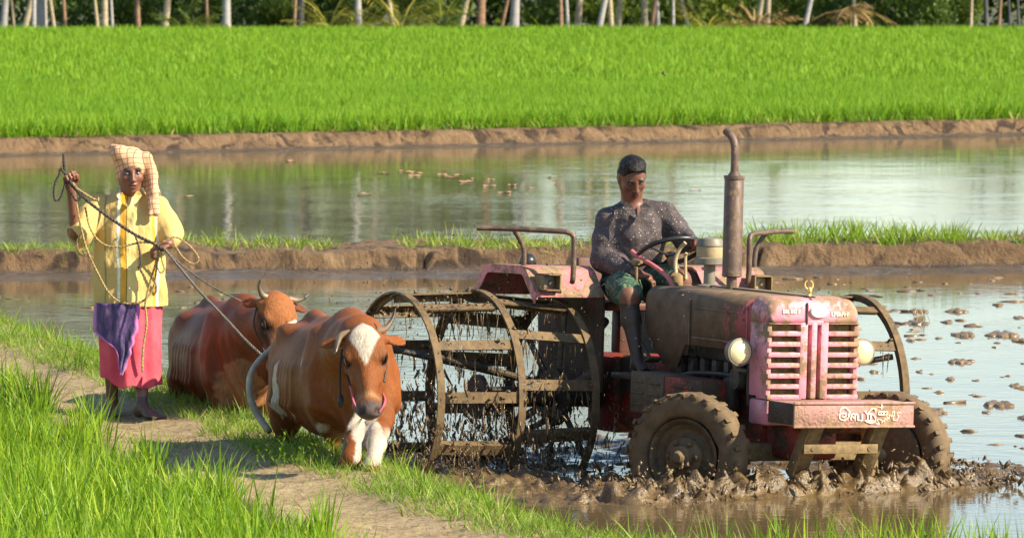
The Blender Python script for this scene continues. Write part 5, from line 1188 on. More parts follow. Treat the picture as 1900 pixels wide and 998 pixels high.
nt.link(nt.ramp(v.outputs['Distance'], [(0.10, (0.35, 0.35, 0.16)), (0.25, (0.06, 0.12, 0.06)), (0.5, (0.015, 0.045, 0.03)), (.7, (0.09, 0.17, 0.10))]), b.inputs['Base Color']); b.inputs['Roughness'].default_value = 0.8; fold_bump(nt, b)

def sculpt_head(S, c, f, u, neck=None, mouth=0.0, k=.02, wide=1.0):
    H = basis(f, u); c = np.array(c, float); p = lambda *a: c + H @ np.array(a, float)
    e = lambda q, r, kk=k, op='add': S.ell(p(*q), r, kk, H, op)
    e((-.008, 0, .032), (.098, .077 * wide, .088), .03); e((.022, 0, -.035), (.070, .062 * wide, .078), .03); e((.058, 0, -.098), (.024, .028, .020), .03)
    for s in (-1, 1):
        e((.052, s * .044, -.018), (.028, .022, .022), .02); S.cone(p(-.01, s * .058, -.035), p(.045, s * .032, -.092), .020, .016, .025)
        e((.082, s * .034, .034), (.014, .022, .008), .012)
        e((.096, s * .031, .012), (.016, .019, .012), .010, 'sub')
        e((-.008, s * .080, -.002), (.018, .008, .030), .008); e((-.002, s * .088, .0), (.010, .006, .020), .006, 'sub')
        e((.100, s * .013, -.031), (.011, .008, .008), .008)
    S.cone(p(.088, 0, .022), p(.112, 0, -.026), .009, .011, .012)
    e((.086, 0, -.055), (.016, .028, .009), .010); e((.084, 0, -.071), (.015, .024, .009), .010)
    e((.104, 0, -.063), (.014, .020, .0028 + mouth), .004, 'sub')
    if neck is not None: S.cone(p(-.018, 0, -.05), neck, .056, .062, .035)
    return H, p
def face_colour(col, V, c, H, base):
    h = (V - np.array(c)) @ H
    m = lambda q, r: np.clip((1 - np.sqrt((((h - np.array(q)) / np.array(r)) ** 2).sum(1))) * 4, 0, 1)
    col = mixc(col, (0.17, 0.055, 0.045), m((.098, 0, -.063), (.03, .030, .014))); col = mixc(col, (0.02, 0.008, 0.006), m((.095, 0, -.063), (.02, .024, .004)))
    for s in (-1, 1):
        col = mixc(col, (0.014, 0.010, 0.009), m((.090, s * .034, .038), (.03, .027, .011)) * .95); col = mixc(col, (0.035, 0.014, 0.010), m((.085, s * .031, .010), (.03, .022, .016)) * .7)
    return col, h
def put_eyes(root, p, look=(0, 0), sink=0.0):
    for s in (-1, 1):
        bm = bm_new(); ball(bm, p(.0742 - sink, s * .031, .010), .0120, 12); e = fin('eye', bm, 'eye_white', root, angle=180)
        bm = bm_new(); ball(bm, p(.0815 - sink, s * .031 + look[0], .010 + look[1]), .0062, 8); fin('iris', bm, 'eye_dark', e, angle=180)
def hand(S, wrist, d, pn, side, size=1.0, curl=(.9, 1.2, .9), thumb=None, k=.006):
    """d: along the hand, pn: palm normal, side: +1 when the thumb lies on d x pn"""
    w = np.array(wrist, float); d = np.array(d, float); d /= np.linalg.norm(d); pn = np.array(pn, float); pn = pn - d * (pn @ d); pn /= np.linalg.norm(pn); t = np.cross(d, pn) * side
    B = np.stack([d, t, pn], 1); S.ell(w + d * .045 * size, np.array([.050, .038, .0155]) * size, .012, B); S.cone(w, w + d * .02, .024 * size, .026 * size, .015)
    for i, (o, L) in enumerate(((.028, .92), (.009, 1.0), (-.010, .95), (-.028, .78))):
        q = w + (d * (.082 - .004 * abs(i - 1)) + t * o) * size; a = 0.0
        for j, (l, r) in enumerate(((.040, .0088), (.026, .0080), (.021, .0072))):
            a += curl[j] * (1 + .05 * i); nx = q + (d * math.cos(a) + pn * math.sin(a)) * l * L * size; S.cone(q, nx, r * size, r * .93 * size, k); q = nx
    q = w + (d * .022 + t * .030) * size; td = thumb if thumb is not None else (d * .62 + t * .55 + pn * .55)
    td = np.array(td, float); td /= np.linalg.norm(td); n1 = q + td * .040 * size; td2 = td * .8 + d * .35 - t * .35; td2 /= np.linalg.norm(td2)
    S.cone(q, n1, .0125 * size, .0098 * size, .012); S.cone(n1, n1 + td2 * .030 * size, .0095 * size, .0082 * size, k)
def foot(S, ankle, toe_dir, L=.235):
    a = np.array(ankle, float); t = np.array(toe_dir, float); t[2] = 0; t /= np.linalg.norm(t); z = np.array([0, 0, 1.]); sd = np.cross(t, z)
    S.ell(a - t * .03 + z * -.045, (.038, .034, .034), .03, np.stack([t, sd, z], 1)); S.cone(a - z * .02, a + t * .09 - z * .052, .036, .028, .03); S.ell(a + t * .10 - z * .060, (.062, .044, .019), .02, np.stack([t, sd, z], 1))
    for i, (o, l) in enumerate(((-.030, .045), (-.012, .042), (.004, .037), (.018, .031), (.030, .024))): S.cone(a + t * .145 + sd * o - z * .064, a + t * (.145 + l) + sd * o * 1.1 - z * .068, .013 if i == 0 else .0092, .011 if i == 0 else .008, .006)

# ---- herder standing on the path
YW = 35.45; OW = Vector((W(237, 760, YW).x, YW, 0.0))
def LW(px, py, dy=0.0): return np.array(W(px, py, YW + dy) - OW)
gz = lambda p: float(bank_h(np.array([OW.x + p[0]]), np.array([OW.y + p[1]]))[0][0])
woman = empty('person', OW); tag(woman, 'barefoot herder in yellow striped shirt, pink wrap and checked head cloth holding up ropes', 'person')
SK, SKD = (0.26, 0.11, 0.065), (0.15, 0.058, 0.035)
S = Sculpt((-.55, -.50, -.06), (.42, .42, 1.72), 0.0048)
hc = LW(243, 322, -.02); fw = np.array([.18, -.97, -.10]); H, pw = sculpt_head(S, hc, fw, (0, 0, 1), LW(241, 372, .02), .0012)
S.ell(LW(240, 420, .02), (.15, .09, .17), .05); S.ell(LW(240, 500, .02), (.13, .09, .20), .05)
shR, shL = LW(183, 377, .03), LW(295, 381, .03); elR, wrR = LW(141, 432, -.10), LW(132, 352, -.16); elL, wrL = LW(319, 438, -.02), LW(313, 452, -.15)
S.cone(LW(238, 380, .03), shR, .04, .04, .04); S.cone(LW(238, 380, .03), shL, .04, .04, .04)
S.cone(shR, elR, .047, .040, .03); S.cone(elR, wrR, .039, .026, .02); S.cone(shL, elL, .047, .040, .03); S.cone(elL, wrL, .038, .027, .02)
hand(S, wrR, (-.20, -.15, .95), (.55, -.82, .0), 1, 1.05, (1.0, 1.35, .9), thumb=(.5, -.5, .75))
hand(S, wrL, (-.80, -.42, -.25), (-.15, .1, -1), 1, 1.05, (.45, .95, .8), thumb=(-.75, -.5, -.5))
for (hx, kx, ax, dy, kd) in ((212, 207, 208, .17, .06), (262, 262, 263, -.17, -.02)):
    an = LW(ax, 742 if dy > 0 else 752, dy); an[2] = gz(an) + .085
    kn = LW(kx, 655, kd); S.chain([LW(hx, 560, .02), kn + np.array([0, .02, 0]), kn * .62 + an * .38 + np.array([0, .022, 0]), an], [.075, .050, .046, .033], .03)
    foot(S, an, (.10, -1, 0) if dy > 0 else (.62, -.78, 0))
V, Q = S.mesh(1); col = np.tile(np.array(SK), (len(V), 1)); n_ = vnoise(V, 14, 301, 3); col = mixc(col, SKD, .35 + .4 * n_)
col, h = face_colour(col, V, hc, H, SK); col = mixc(col, (0.17, 0.13, 0.10), np.clip(.25 - V[:, 2], 0, .25) * 2.6 * (1 + n_)); col = mixc(col, (0.045, 0.035, 0.03), (V[:, 2] < .10) * (V[:, 1] < -.05) * .7)
skin_object('body', V, Q, 'skin', woman, col); put_eyes(woman, pw)
# shirt
S = Sculpt((-.46, -.34, .50), (.42, .34, 1.42), 0.0065)
def folds(a, z): return .006 * np.sin(a * 5 + z * 9) * np.clip((1.15 - z) * 2.5, 0, 1) + .0035 * np.sin(a * 11 - z * 16 + 1) + .004 * np.sin(z * 34 + a * 3)
zt = [LW(240, y)[2] for y in (568, 520, 470, 420, 385, 362, 350)]
S.loft(zt, [LW(x, 500)[0] for x in (241, 241, 241, 241, 240, 240, 240)], [.0, .0, .0, .01, .02, .03, .03], [.224, .218, .210, .205, .180, .115, .06], [.150, .142, .138, .135, .120, .085, .065], .02, folds)
S.chain([shR + [0.01, 0, .0], shR * .55 + elR * .45 + [0, 0, -.01], shR * .12 + elR * .88 + [.01, 0, -.015]], [.058, .072, .082], .04)
S.chain([shL, shL * .5 + elL * .5 + [0, 0, -.01], elL * .9 + shL * .1, elL * .55 + wrL * .45], [.058, .070, .070, .058], .04)
S.cone(LW(150, 448, -.08), LW(146, 462, -.09), .045, .02, .04)
S.cone(elR + (elR - shR) * .02, elR + (elR - shR) * .6, .05, .05, .01, 'sub')
S.cone(LW(222, 352, -.055), LW(240, 398, -.135), .030, .020, .015, 'sub'); S.cone(LW(258, 352, -.055), LW(240, 398, -.135), .030, .020, .015, 'sub'); S.ell(LW(240, 345, -.0), (.062, .07, .05), .01, op='sub')
V, Q = S.mesh(1); n3 = vnoise(V, 16, 305, 3); Vs = V * [1, 1, .45]; V = V + np.stack([n3 * .004, vnoise(Vs, 15, 306, 3) * .013, 0 * n3], 1)
sh = skin_object('shirt', V, Q, 'yellow_shirt', woman)
bm = bm_new()
for s in (-1, 1):                      # collar leaves
    A_ = [LW(240 + s * 17, 350, -.03), LW(240 + s * 24, 362, -.09), LW(240 + s * 15, 375, -.128), LW(240 + s * 3, 384, -.142), LW(240 + s * 9, 362, -.10)]
    vs = [bm.verts.new(Vector(p) + Vector((0, -.018, 0))) for p in A_]; f_ = bm.faces.new(vs)
r_ = bmesh.ops.solidify(bm, geom=bm.faces[:], thickness=.004); co_ = fin('collar', bm, 'yellow_shirt', sh)
bm = bm_new()
bm.free()
for y in (425, 462, 500, 535):
    bm = bm_new(); ball(bm, LW(240, y, -.158), .0065, 8, (1, .5, 1)); fin('button', bm, 'emblem_white', sh)
# wrap skirt
S = Sculpt((-.32, -.28, .05), (.32, .28, .80), 0.0065)
z0 = LW(240, 715)[2]; zs = [z0, z0 + .12, z0 + .26, z0 + .42, .70]
def sfold(a, z): return .010 * np.sin(a * 6 + z * 2.5 + .8) * np.clip((.72 - z) * 2.2, 0, 1) + .005 * np.sin(a * 13 + 2)
S.loft(zs, [LW(x, 600)[0] for x in (244, 243, 241, 240, 240)], [0, 0, 0, 0, 0], [.188, .186, .186, .192, .20], [.195, .178, .165, .150, .135], .02, sfold)
S.halfcut(LW(195, 697, 0), (-.80, 0, -1)) if False else None
V, Q = S.mesh(1); low = V[:, 2] < z0 + .06; V[:, 2] += np.where(low, (np.clip(-.02 - V[:, 0], 0, .2) * .40 + .010 * np.sin(V[:, 0] * 40)) * np.clip((z0 + .06 - V[:, 2]) / .06, 0, 1), 0)
skin_object('wrap_skirt', V, Q, 'pink_cloth', woman)
def drape(name, rows, mat, parent, yf, thick=.006, nx=22, ny=40, edge=True):
    """hanging cloth: rows (pixel y, left x, right x)"""
    ys = np.linspace(0, 1, ny); R_ = np.array(rows, float); tt = np.linspace(0, 1, len(R_)); V = []; E = []
    for v_ in ys:
        py, xl, xr = (np.interp(v_, tt, R_[:, i]) for i in range(3))
        for u_ in np.linspace(0, 1, nx):
            px = xl + (xr - xl) * u_ + 1.5 * math.sin(v_ * 30) * (u_ > .9); p = LW(px, py, 0); V.append((p[0], yf(p[0], p[2], u_, v_), p[2])); E.append(1.0 if (u_ < .07 or u_ > .93 or v_ > .95) else 0.0)
    i = (np.arange(ny - 1)[:, None] * nx + np.arange(nx - 1)[None]).ravel(); me = np_mesh(name, V, np.stack([i, i + nx, i + nx + 1, i + 1], 1), True); set_float(me, 'edge', E)
    o = link(name, me, mat, parent); md = o.modifiers.new('thick', 'SOLIDIFY'); md.thickness = thick; md.offset = 1; return o
fr = lambda x, z: -np.sqrt(max(0, 1 - min(.98, ((x - .01) / .20) ** 2))) * np.interp(z, [.2, .45, .7], [.190, .168, .150])
drape('waist_cloth', [(560, 177, 262), (590, 176, 262), (612, 176, 258), (628, 196, 252), (642, 216, 248), (655, 222, 244), (672, 223, 238), (692, 227, 231)], 'purple_cloth', woman, lambda x, z, u_, v_: fr(x, z) - .022 - .008 * math.sin(u_ * 14 + v_ * 3))
# head cloth: cap, knot and the long end over the shoulder
S = Sculpt((-.17, -.20, 1.05), (.25, .22, 1.72), 0.005)
E_ = lambda q, r, k=.02, op='add': S.ell(pw(*q), r, k, H, op)
E_((-.018, 0, .056), (.108, .092, .104), .02); E_((-.03, .0, -.01), (.085, .088, .10), .03)
S.chain([LW(222, 285, -.05), LW(214, 279, -.0), LW(207, 274, .02)], [.055, .030, .018], .03)
S.chain([LW(272, 292, -.03), LW(282, 325, -.03), LW(287, 360, -.09), LW(290, 395, -.13)], [.034, .030, .028, .022], .03); S.chain([LW(280, 310, .0), LW(272, 340, -.0), LW(282, 378, -.11), LW(278, 398, -.145)], [.028, .022, .022, .012], .03)
E_((.095, 0, -.035), (.085, .064, .085), .012, 'sub'); E_((.06, 0, -.12), (.10, .075, .07), .012, 'sub')
V, Q = S.mesh(1); n3 = vnoise(V, 20, 311, 3); V = V + np.stack([n3 * .003, -n3 * .004, vnoise(V, 24, 312, 2) * .002], 1); skin_object('head_cloth', V, Q, 'head_cloth', woman)

# ---- tractor driver
YD = 34.75; OD = Vector((W(1175, 540, YD).x, YD, W(1175, 540, YD).z))
def LD(px, py, dy=0.0): return np.array(W(px, py, YD + dy) - OD)
driver = empty('person', OD); tag(driver, 'short-haired driver in dark printed shirt and green shorts sitting at the tractor wheel', 'person')
DK, DKD = (0.21, 0.088, 0.055), (0.11, 0.045, 0.029)
S = Sculpt((-.30, -.62, -.55), (.48, .32, .88), 0.0052)
hd = LD(1173, 330, -.02); fd = np.array([.24, -.82, -.52]); H2, pd = sculpt_head(S, hd, fd, (.02, -.35, 1), LD(1172, 385, .04), 0.0)
S.ell(LD(1178, 430, .02), (.17, .11, .17), .05); S.ell(LD(1172, 500, .03), (.15, .11, .16), .05)
sR, sL = LD(1127, 408, .02), LD(1232, 396, .05); eR, wR = LD(1118, 482, -.03), LD(1182, 508, -.27); eL, wL = LD(1272, 448, -.04), LD(1290, 452, -.24)
S.cone(LD(1176, 398, .04), sR, .045, .040, .04); S.cone(LD(1176, 396, .04), sL, .045, .040, .04)
S.cone(sR, eR, .040, .038, .03); S.cone(eR, wR, .038, .027, .02); S.cone(sL, eL, .040, .038, .03); S.cone(eL, wL, .041, .027, .02)
hand(S, wR, (.80, -.45, -.18), (.1, .15, -1), -1, 1.05, (.5, .7, .6), thumb=(.75, -.6, .0))
hand(S, wL, (.25, -.85, .15), (-.2, -.1, -1), 1, 1.0, (.8, 1.0, .8))
kR, aR = LD(1166, 548, -.42), LD(1184, 668, -.50); kL, aL = LD(1262, 520, -.30), LD(1300, 640, -.30)
S.chain([LD(1152, 530, .04), LD(1158, 535, -.2), kR], [.095, .082, .062], .03); S.chain([kR, kR * .62 + aR * .38 + np.array([-.005, .02, 0]), aR], [.060, .055, .036], .03)
S.chain([LD(1195, 528, .04), LD(1232, 522, -.14), kL], [.095, .082, .060], .03); S.chain([kL, kL * .62 + aL * .38, aL], [.058, .052, .036], .03); foot(S, aR, (.45, -.9, 0)); foot(S, aL, (.45, -.9, 0))
V, Q = S.mesh(1); col = np.tile(np.array(DK), (len(V), 1)); n_ = vnoise(V, 13, 321, 3); col = mixc(col, DKD, .4 + .4 * n_); col, h = face_colour(col, V, hd, H2, DK)
col = mixc(col, (0.012, 0.010, 0.009), np.clip((1 - np.sqrt((((h - np.array([.100, 0, -.047])) / [.03, .030, .006]) ** 2).sum(1))) * 4, 0, 1))
zk = kR[2]; col = mixc(col, (0.24, 0.16, 0.09), (V[:, 2] < zk + .06) * np.clip(.55 + n_, 0, .85)); col = mixc(col, (0.045, 0.035, 0.026), (V[:, 2] < zk - .045) * (V[:, 1] < -.2) * .92)
skin_object('body', V, Q, 'skin', driver, col)
put_eyes(driver, pd, (0, -.004), .0055)
S = Sculpt((-.16, -.16, .45), (.16, .2, .88), 0.0048)
E2 = lambda q, r, k=.02, op='add': S.ell(pd(*q), r, k, H2, op)
E2((-.016, 0, .044), (.098, .080, .085), .01); E2((.02, 0, .100), (.070, .066, .036), .03); E2((-.05, 0, -.01), (.062, .078, .075), .02); E2((.10, 0, -.030), (.088, .088, .124), .014, 'sub'); E2((.035, 0, -.10), (.09, .12, .07), .012, 'sub')
for s in (-1, 1): E2((-.006, s * .088, -.002), (.024, .022, .034), .006, 'sub')
V, Q = S.mesh(0); V = V + np.stack([vnoise(V, 45, 331, 3), vnoise(V, 45, 332, 3), vnoise(V, 45, 333, 3)], 1) * .0065; skin_object('hair', V, Q, 'hair_black', driver)
S = Sculpt((-.34, -.42, -.06), (.50, .30, .62), 0.0062)
zt = [LD(1175, y)[2] for y in (538, 510, 480, 440, 405, 385, 376)]
def dfold(a, z): return .006 * np.sin(z * 42 + a * 3) * np.clip((.22 - z) * 6, 0, 1) + .004 * np.sin(a * 7 + z * 12)
S.loft(zt, [LD(x, 500)[0] for x in (1172, 1172, 1174, 1178, 1179, 1177, 1175)], [.02, .02, .02, .02, .03, .04, .045], [.180, .176, .174, .184, .172, .115, .065], [.135, .130, .128, .132, .118, .085, .07], .02, dfold)
S.cone(LD(1172, 388, .045), sR, .055, .066, .04); S.cone(LD(1182, 386, .045), sL, .055, .066, .04)
S.chain([sR, sR * .5 + eR * .5, eR, eR * .6 + wR * .4, eR * .22 + wR * .78], [.066, .070, .068, .058, .047], .035); S.chain([sL, sL * .5 + eL * .5, eL, eL * .3 + wL * .7], [.066, .066, .060, .048], .035)
S.cone(LD(1162, 372, -.06), LD(1186, 412, -.125), .026, .016, .015, 'sub'); S.cone(LD(1196, 372, -.06), LD(1188, 412, -.125), .026, .016, .015, 'sub'); S.ell(LD(1176, 368, .0), (.058, .07, .04), .01, op='sub')
V, Q = S.mesh(1); V = V + np.stack([vnoise(V, 15, 341, 3), vnoise(V, 15, 342, 3), vnoise(V, 15, 343, 3)], 1) * .007; sh = skin_object('shirt', V, Q, 'dark_print_shirt', driver)
bm = bm_new()
for s in (-1, 1):
    A_ = [LD(1178 + s * 17, 374, -.04), LD(1181 + s * 26, 384, -.09), LD(1184 + s * 16, 398, -.125), LD(1187 + s * 3, 408, -.135), LD(1182 + s * 8, 384, -.095)]
    bm.faces.new([bm.verts.new(Vector(p) + Vector((0, -.016, 0))) for p in A_])
bmesh.ops.solidify(bm, geom=bm.faces[:], thickness=.004); fin('collar', bm, 'dark_print_shirt', sh)
S = Sculpt((-.28, -.50, -.16), (.36, .26, .18), 0.0065)
S.ell(LD(1172, 525, .04), (.19, .13, .085), .04); S.chain([LD(1152, 530, .04), LD(1158, 534, -.2), kR * .88 + LD(1158, 534, -.2) * .12], [.108, .098, .086], .03); S.chain([LD(1195, 528, .04), LD(1232, 522, -.14), kL * .6 + LD(1232, 522, -.14) * .4], [.108, .096, .084], .03)
V, Q = S.mesh(1); V = V + np.stack([vnoise(V, 17, 351, 3), vnoise(V, 17, 352, 3), vnoise(V, 17, 353, 3)], 1) * .006; skin_object('shorts', V, Q, 'green_shorts', driver)

# ---------------------------------------------------------------- ropes held by the herder (world coordinates)
def ropemat(name, a, b_):
    m, nt, b = newmat(name); v = nt.noise(160, 2, .5, nt.pos((1, 1, 1)), 1.0)
    nt.link(nt.ramp(v, [(0.4, a), (0.6, b_)]), b.inputs['Base Color']); b.inputs['Roughness'].default_value = 0.85; nt.link(nt.bump(v, .8, .006), b.inputs['Normal'])
ropemat('rope_dark', (0.015, 0.013, 0.012), (0.10, 0.085, 0.075)); ropemat('rope_tan', (0.20, 0.13, 0.045), (0.55, 0.40, 0.17)); ropemat('rope_grey', (0.045, 0.04, 0.032), (0.26, 0.22, 0.17))
def rope(name, runs, mat, label, cat='rope'):
    bm = bm_new()
    for pts, rad in runs:
        P = smooth_pts([W(px, py, YW + dy) for px, py, dy in pts], 8)
        fr_ = frame_path(P); s_ = 0; L = []
        for i, (p, u, v) in enumerate(fr_):
            if i: s_ += (p - fr_[i - 1][0]).length
            L.append(s_)
        tot = L[-1]; nn = max(12, int(tot / .010)); 
        for strand in range(2):
            pts_ = []
            for j in range(nn + 1):
                sx = tot * j / nn; i = min(len(fr_) - 2, max(0, int(np.searchsorted(L, sx)) - 1)); tt = (sx - L[i]) / max(1e-6, L[i + 1] - L[i])
                p = fr_[i][0].lerp(fr_[i + 1][0], tt); a = sx * 2 * math.pi / .045 + strand * math.pi; pts_.append(p + (fr_[i][1] * math.cos(a) + fr_[i][2] * math.sin(a)) * rad * .42)
            tube(bm, pts_, rad * .66, 6)
    o = fin(name, bm, mat, None, angle=180); tag(o, label, cat, 'ropes in the herder\'s hands'); return o
rope('rope', [([(118, 285, -.20), (119, 305, -.20), (122, 325, -.20), (130, 340, -.21), (165, 375, -.22), (205, 405, -.22), (250, 435, -.23), (285, 452, -.23), (303, 463, -.22)], .0105),
              ([(120, 322, -.21), (112, 312, -.21), (110, 325, -.21), (104, 335, -.21), (100, 355, -.21), (103, 372, -.21), (112, 368, -.21), (120, 345, -.21), (124, 330, -.21)], .008),
              ([(128, 335, -.22), (142, 352, -.22), (150, 365, -.22), (141, 372, -.22), (133, 358, -.22)], .008), ([(250, 435, -.24), (258, 460, -.24), (261, 490, -.24), (256, 497, -.24)], .0065)], 'rope_dark',
     'thick dark rope slanting across the yellow shirt from the raised hand')
rope('rope', [([(130, 338, -.20), (150, 355, -.22), (180, 372, -.22), (182, 366, -.22)], .0075),
              ([(142, 380, -.22), (150, 420, -.21), (160, 460, -.21), (178, 500, -.19), (200, 540, -.19), (225, 561, -.18), (262, 560, -.19), (284, 535, -.19), (290, 500, -.20), (296, 465, -.22)], .007),
              ([(158, 385, -.20), (168, 425, -.20), (190, 452, -.21), (220, 458, -.22), (262, 450, -.23), (290, 452, -.23)], .0065), ([(152, 430, -.2), (143, 450, -.20), (150, 470, -.20), (172, 478, -.20)], .006),
              ([(300, 450, -.22), (325, 440, -.21), (350, 455, -.20), (368, 478, -.20), (360, 490, -.20), (340, 478, -.20), (322, 452, -.21)], .0065),
              ([(296, 465, -.21), (284, 505, -.21), (270, 560, -.20), (272, 600, -.20), (265, 650, -.20), (264, 690, -.20)], .0075), ([(302, 462, -.21), (300, 480, -.21), (305, 500, -.21), (296, 505, -.21), (288, 480, -.21)], .006)], 'rope_tan',
     'tan coiled rope looping over the yellow shirt and hanging down the pink wrap')
rope('rope', [([(303, 460, -.22), (330, 492, -.35), (370, 540, -.75), (420, 592, -1.1), (455, 630, -1.3), (487, 660, -1.45)], .0085)], 'rope_grey', 'thick taut lead rope running down to the front cow')
rope('rope', [([(306, 462, -.22), (335, 490, -.3), (375, 520, -.4), (420, 546, -.5), (447, 558, -.52)], .006)], 'rope_grey', 'thin slack lead rope running to the rear cow\'s head')
# ---------------------------------------------------------------- churned mud, splash, clods, leaves, weeds
m, nt, b = newmat('churned_mud')
p = nt.pos(); f = nt.noise(7, 6, .7, p)
nt.link(nt.ramp(f, [(0.3, (0.055, 0.034, 0.014)), (0.55, (0.135, 0.088, 0.036)), (0.75, (0.20, 0.135, 0.06))]), b.inputs['Base Color'])
nt.link(nt.ramp(nt.noise(11, 4, .6, p), [(0.35, .08), (0.65, .38)]), b.inputs['Roughness']); b.inputs['Specular IOR Level'].default_value = 0.6
nt.link(nt.bump(nt.noise(34, 5, .65, p), .7, .018), b.inputs['Normal'])
F0 = np.array([1.55, 33.20]); FA, FB_ = np.array([.446, -.895]), np.array([.895, .446])
def ab(X, Y): d = np.stack([X - F0[0], Y - F0[1]], 1); return d @ FA, d @ FB_
def gauss(x, c, s): return np.exp(-((x - c) / s) ** 2)
def mud_env(a, b_):
    P = np.stack([a, b_], 1); wob = .10 * vnoise(P, 2.2, 401, 3)
    front = 0.66 + wob - .10 * np.maximum(0, np.abs(b_ + .15) - .9) ** 2 * 3
    bow = gauss(a, front - .24, .20) * sstep(1.15, .70, b_) * sstep(-1.75, -1.2, b_) * .105
    side = (gauss(a, .1, .55) * gauss(b_, -1.05, .30) * .045 + gauss(a, .30, .40) * gauss(b_, .98, .20) * .045)
    wheels = (np.exp(-(((a + .05) / .46) ** 2 + ((b_ + .72) / .34) ** 2)) + np.exp(-(((a + .0) / .46) ** 2 + ((b_ - .72) / .34) ** 2))) * .03
    inside = sstep(front + .02, front - .28, a)
    wake = .045 * sstep(-4.2, -3.2, a) * sstep(2.2, 1.7, np.abs(b_)) + .05 * gauss(b_, -1.5, .5) * sstep(-.2, -.8, a) * sstep(-3.6, -2.6, a)
    return (bow + side + wheels + wake) * inside, inside
def mud_h(X, Y):
    a, b_ = ab(X, Y); P = np.stack([X, Y], 1); e, ins = mud_env(a, b_)
    P = P + .06 * np.stack([vnoise(P, 7, 407, 2), vnoise(P, 7, 408, 2)], 1)
    n1 = vnoise(P, 5, 402, 4, .6); rid = np.abs(vnoise(P, 8, 403, 4, .65)) * 4.5 - .9; rid2 = np.abs(vnoise(P, 19, 404, 3, .6)) * 4 - .8
    return WZ - .035 + e * (0.85 + .55 * n1 + .42 * np.clip(rid, -1, 1.6) + .22 * np.clip(rid2, -.8, 1.4)) + .016 * n1 * ins
aa = np.concatenate([np.arange(-4.3, -.8, .026), np.arange(-.8, .86, .0125)]); bb = np.arange(-2.25, 2.1, .0135); A_, B_ = np.meshgrid(aa, bb); A_, B_ = A_.ravel(), B_.ravel()
X, Y = F0[0] + A_ * FA[0] + B_ * FB_[0], F0[1] + A_ * FA[1] + B_ * FB_[1]
Z = mud_h(X, Y); e, _ = mud_env(A_, B_); P2 = np.stack([X, Y], 1); k = np.clip(e * 6, 0, 1)
V = np.stack([X + k * .06 * vnoise(P2, 11, 405, 3), Y + k * .06 * vnoise(P2, 11, 406, 3), Z], 1); nx, ny = len(aa), len(bb)
i = (np.arange(ny - 1)[:, None] * nx + np.arange(nx - 1)[None]).ravel(); Q = np.stack([i, i + 1, i + nx + 1, i + nx], 1)
Zs = V.reshape(ny, nx, 3)
for _ in range(2): Zs[1:-1, 1:-1] = .4 * Zs[1:-1, 1:-1] + .15 * (Zs[2:, 1:-1] + Zs[:-2, 1:-1] + Zs[1:-1, 2:] + Zs[1:-1, :-2])
V = Zs.reshape(-1, 3)
s_ = edge_dist(X, Y); keep = (Z[Q] > WZ - .03).any(1) & (s_[Q] > .15).all(1); Q = Q[keep]
used = np.unique(Q); mp = np.full(len(V), -1); mp[used] = np.arange(len(used))
me = np_mesh('churned_mud', V[used], mp[Q], True); tag(link('churned_mud', me, 'churned_mud'), 'wet brown mud heaped and rolling around the tractor wheels', 'mud', kind='stuff')
# blobs and strands: small stretched solids
OV = np.array([(1, 0, 0), (-1, 0, 0), (0, 1, 0), (0, -1, 0), (0, 0, 1), (0, 0, -1)], float); OF = np.array([(0, 2, 4), (2, 1, 4), (1, 3, 4), (3, 0, 4), (2, 0, 5), (1, 2, 5), (3, 1, 5), (0, 3, 5)])
def blobs(name, C_, S_, D_, L_, mat, r, sub=1):
    """C centre, S radius, D direction, L stretch"""
    OVs, OFs = OV, OF
    for _ in range(sub):
        vs = list(map(tuple, OVs)); F = []; mid = {}
        def mpt(a, b_):
            kx = (min(a, b_), max(a, b_))
            if kx not in mid: q = np.array(vs[a]) + np.array(vs[b_]); q /= np.linalg.norm(q); mid[kx] = len(vs); vs.append(tuple(q))
            return mid[kx]
        for a, b_, c in OFs: x, y, z = mpt(a, b_), mpt(b_, c), mpt(c, a); F += [(a, x, z), (b_, y, x), (c, z, y), (x, y, z)]
        OVs, OFs = np.array(vs), np.array(F)
    N = len(C_); M = len(OVs); D_ = D_ / np.linalg.norm(D_, axis=1)[:, None]; U = np.cross(D_, r.normal(0, 1, (N, 3))); U /= np.linalg.norm(U, axis=1)[:, None]; W_ = np.cross(D_, U)
    J = 1 + .35 * r.normal(0, 1, (N, M)).clip(-1.5, 1.5)
    V = C_[:, None] + ((OVs[None, :, 0:1] * L_[:, None, None]) * D_[:, None] + OVs[None, :, 1:2] * U[:, None] + OVs[None, :, 2:3] * W_[:, None]) * (S_[:, None] * J)[..., None]
    F = (OFs[None] + (np.arange(N) * M)[:, None, None]).reshape(-1, 3); return link(name, np_mesh(name, V.reshape(-1, 3), F, True), mat)
r = np.random.default_rng(410); Cs, Ss, Ds, Ls = [], [], [], []
def add(c, s, d, l): Cs.append(c); Ss.append(s); Ds.append(d); Ls.append(l)
def wp(a, b_, z): return np.array([F0[0] + a * FA[0] + b_ * FB_[0], F0[1] + a * FA[1] + b_ * FB_[1], z])
def ok_pt(p_): return edge_dist(np.array([p_[0]]), np.array([p_[1]]))[0] > .12
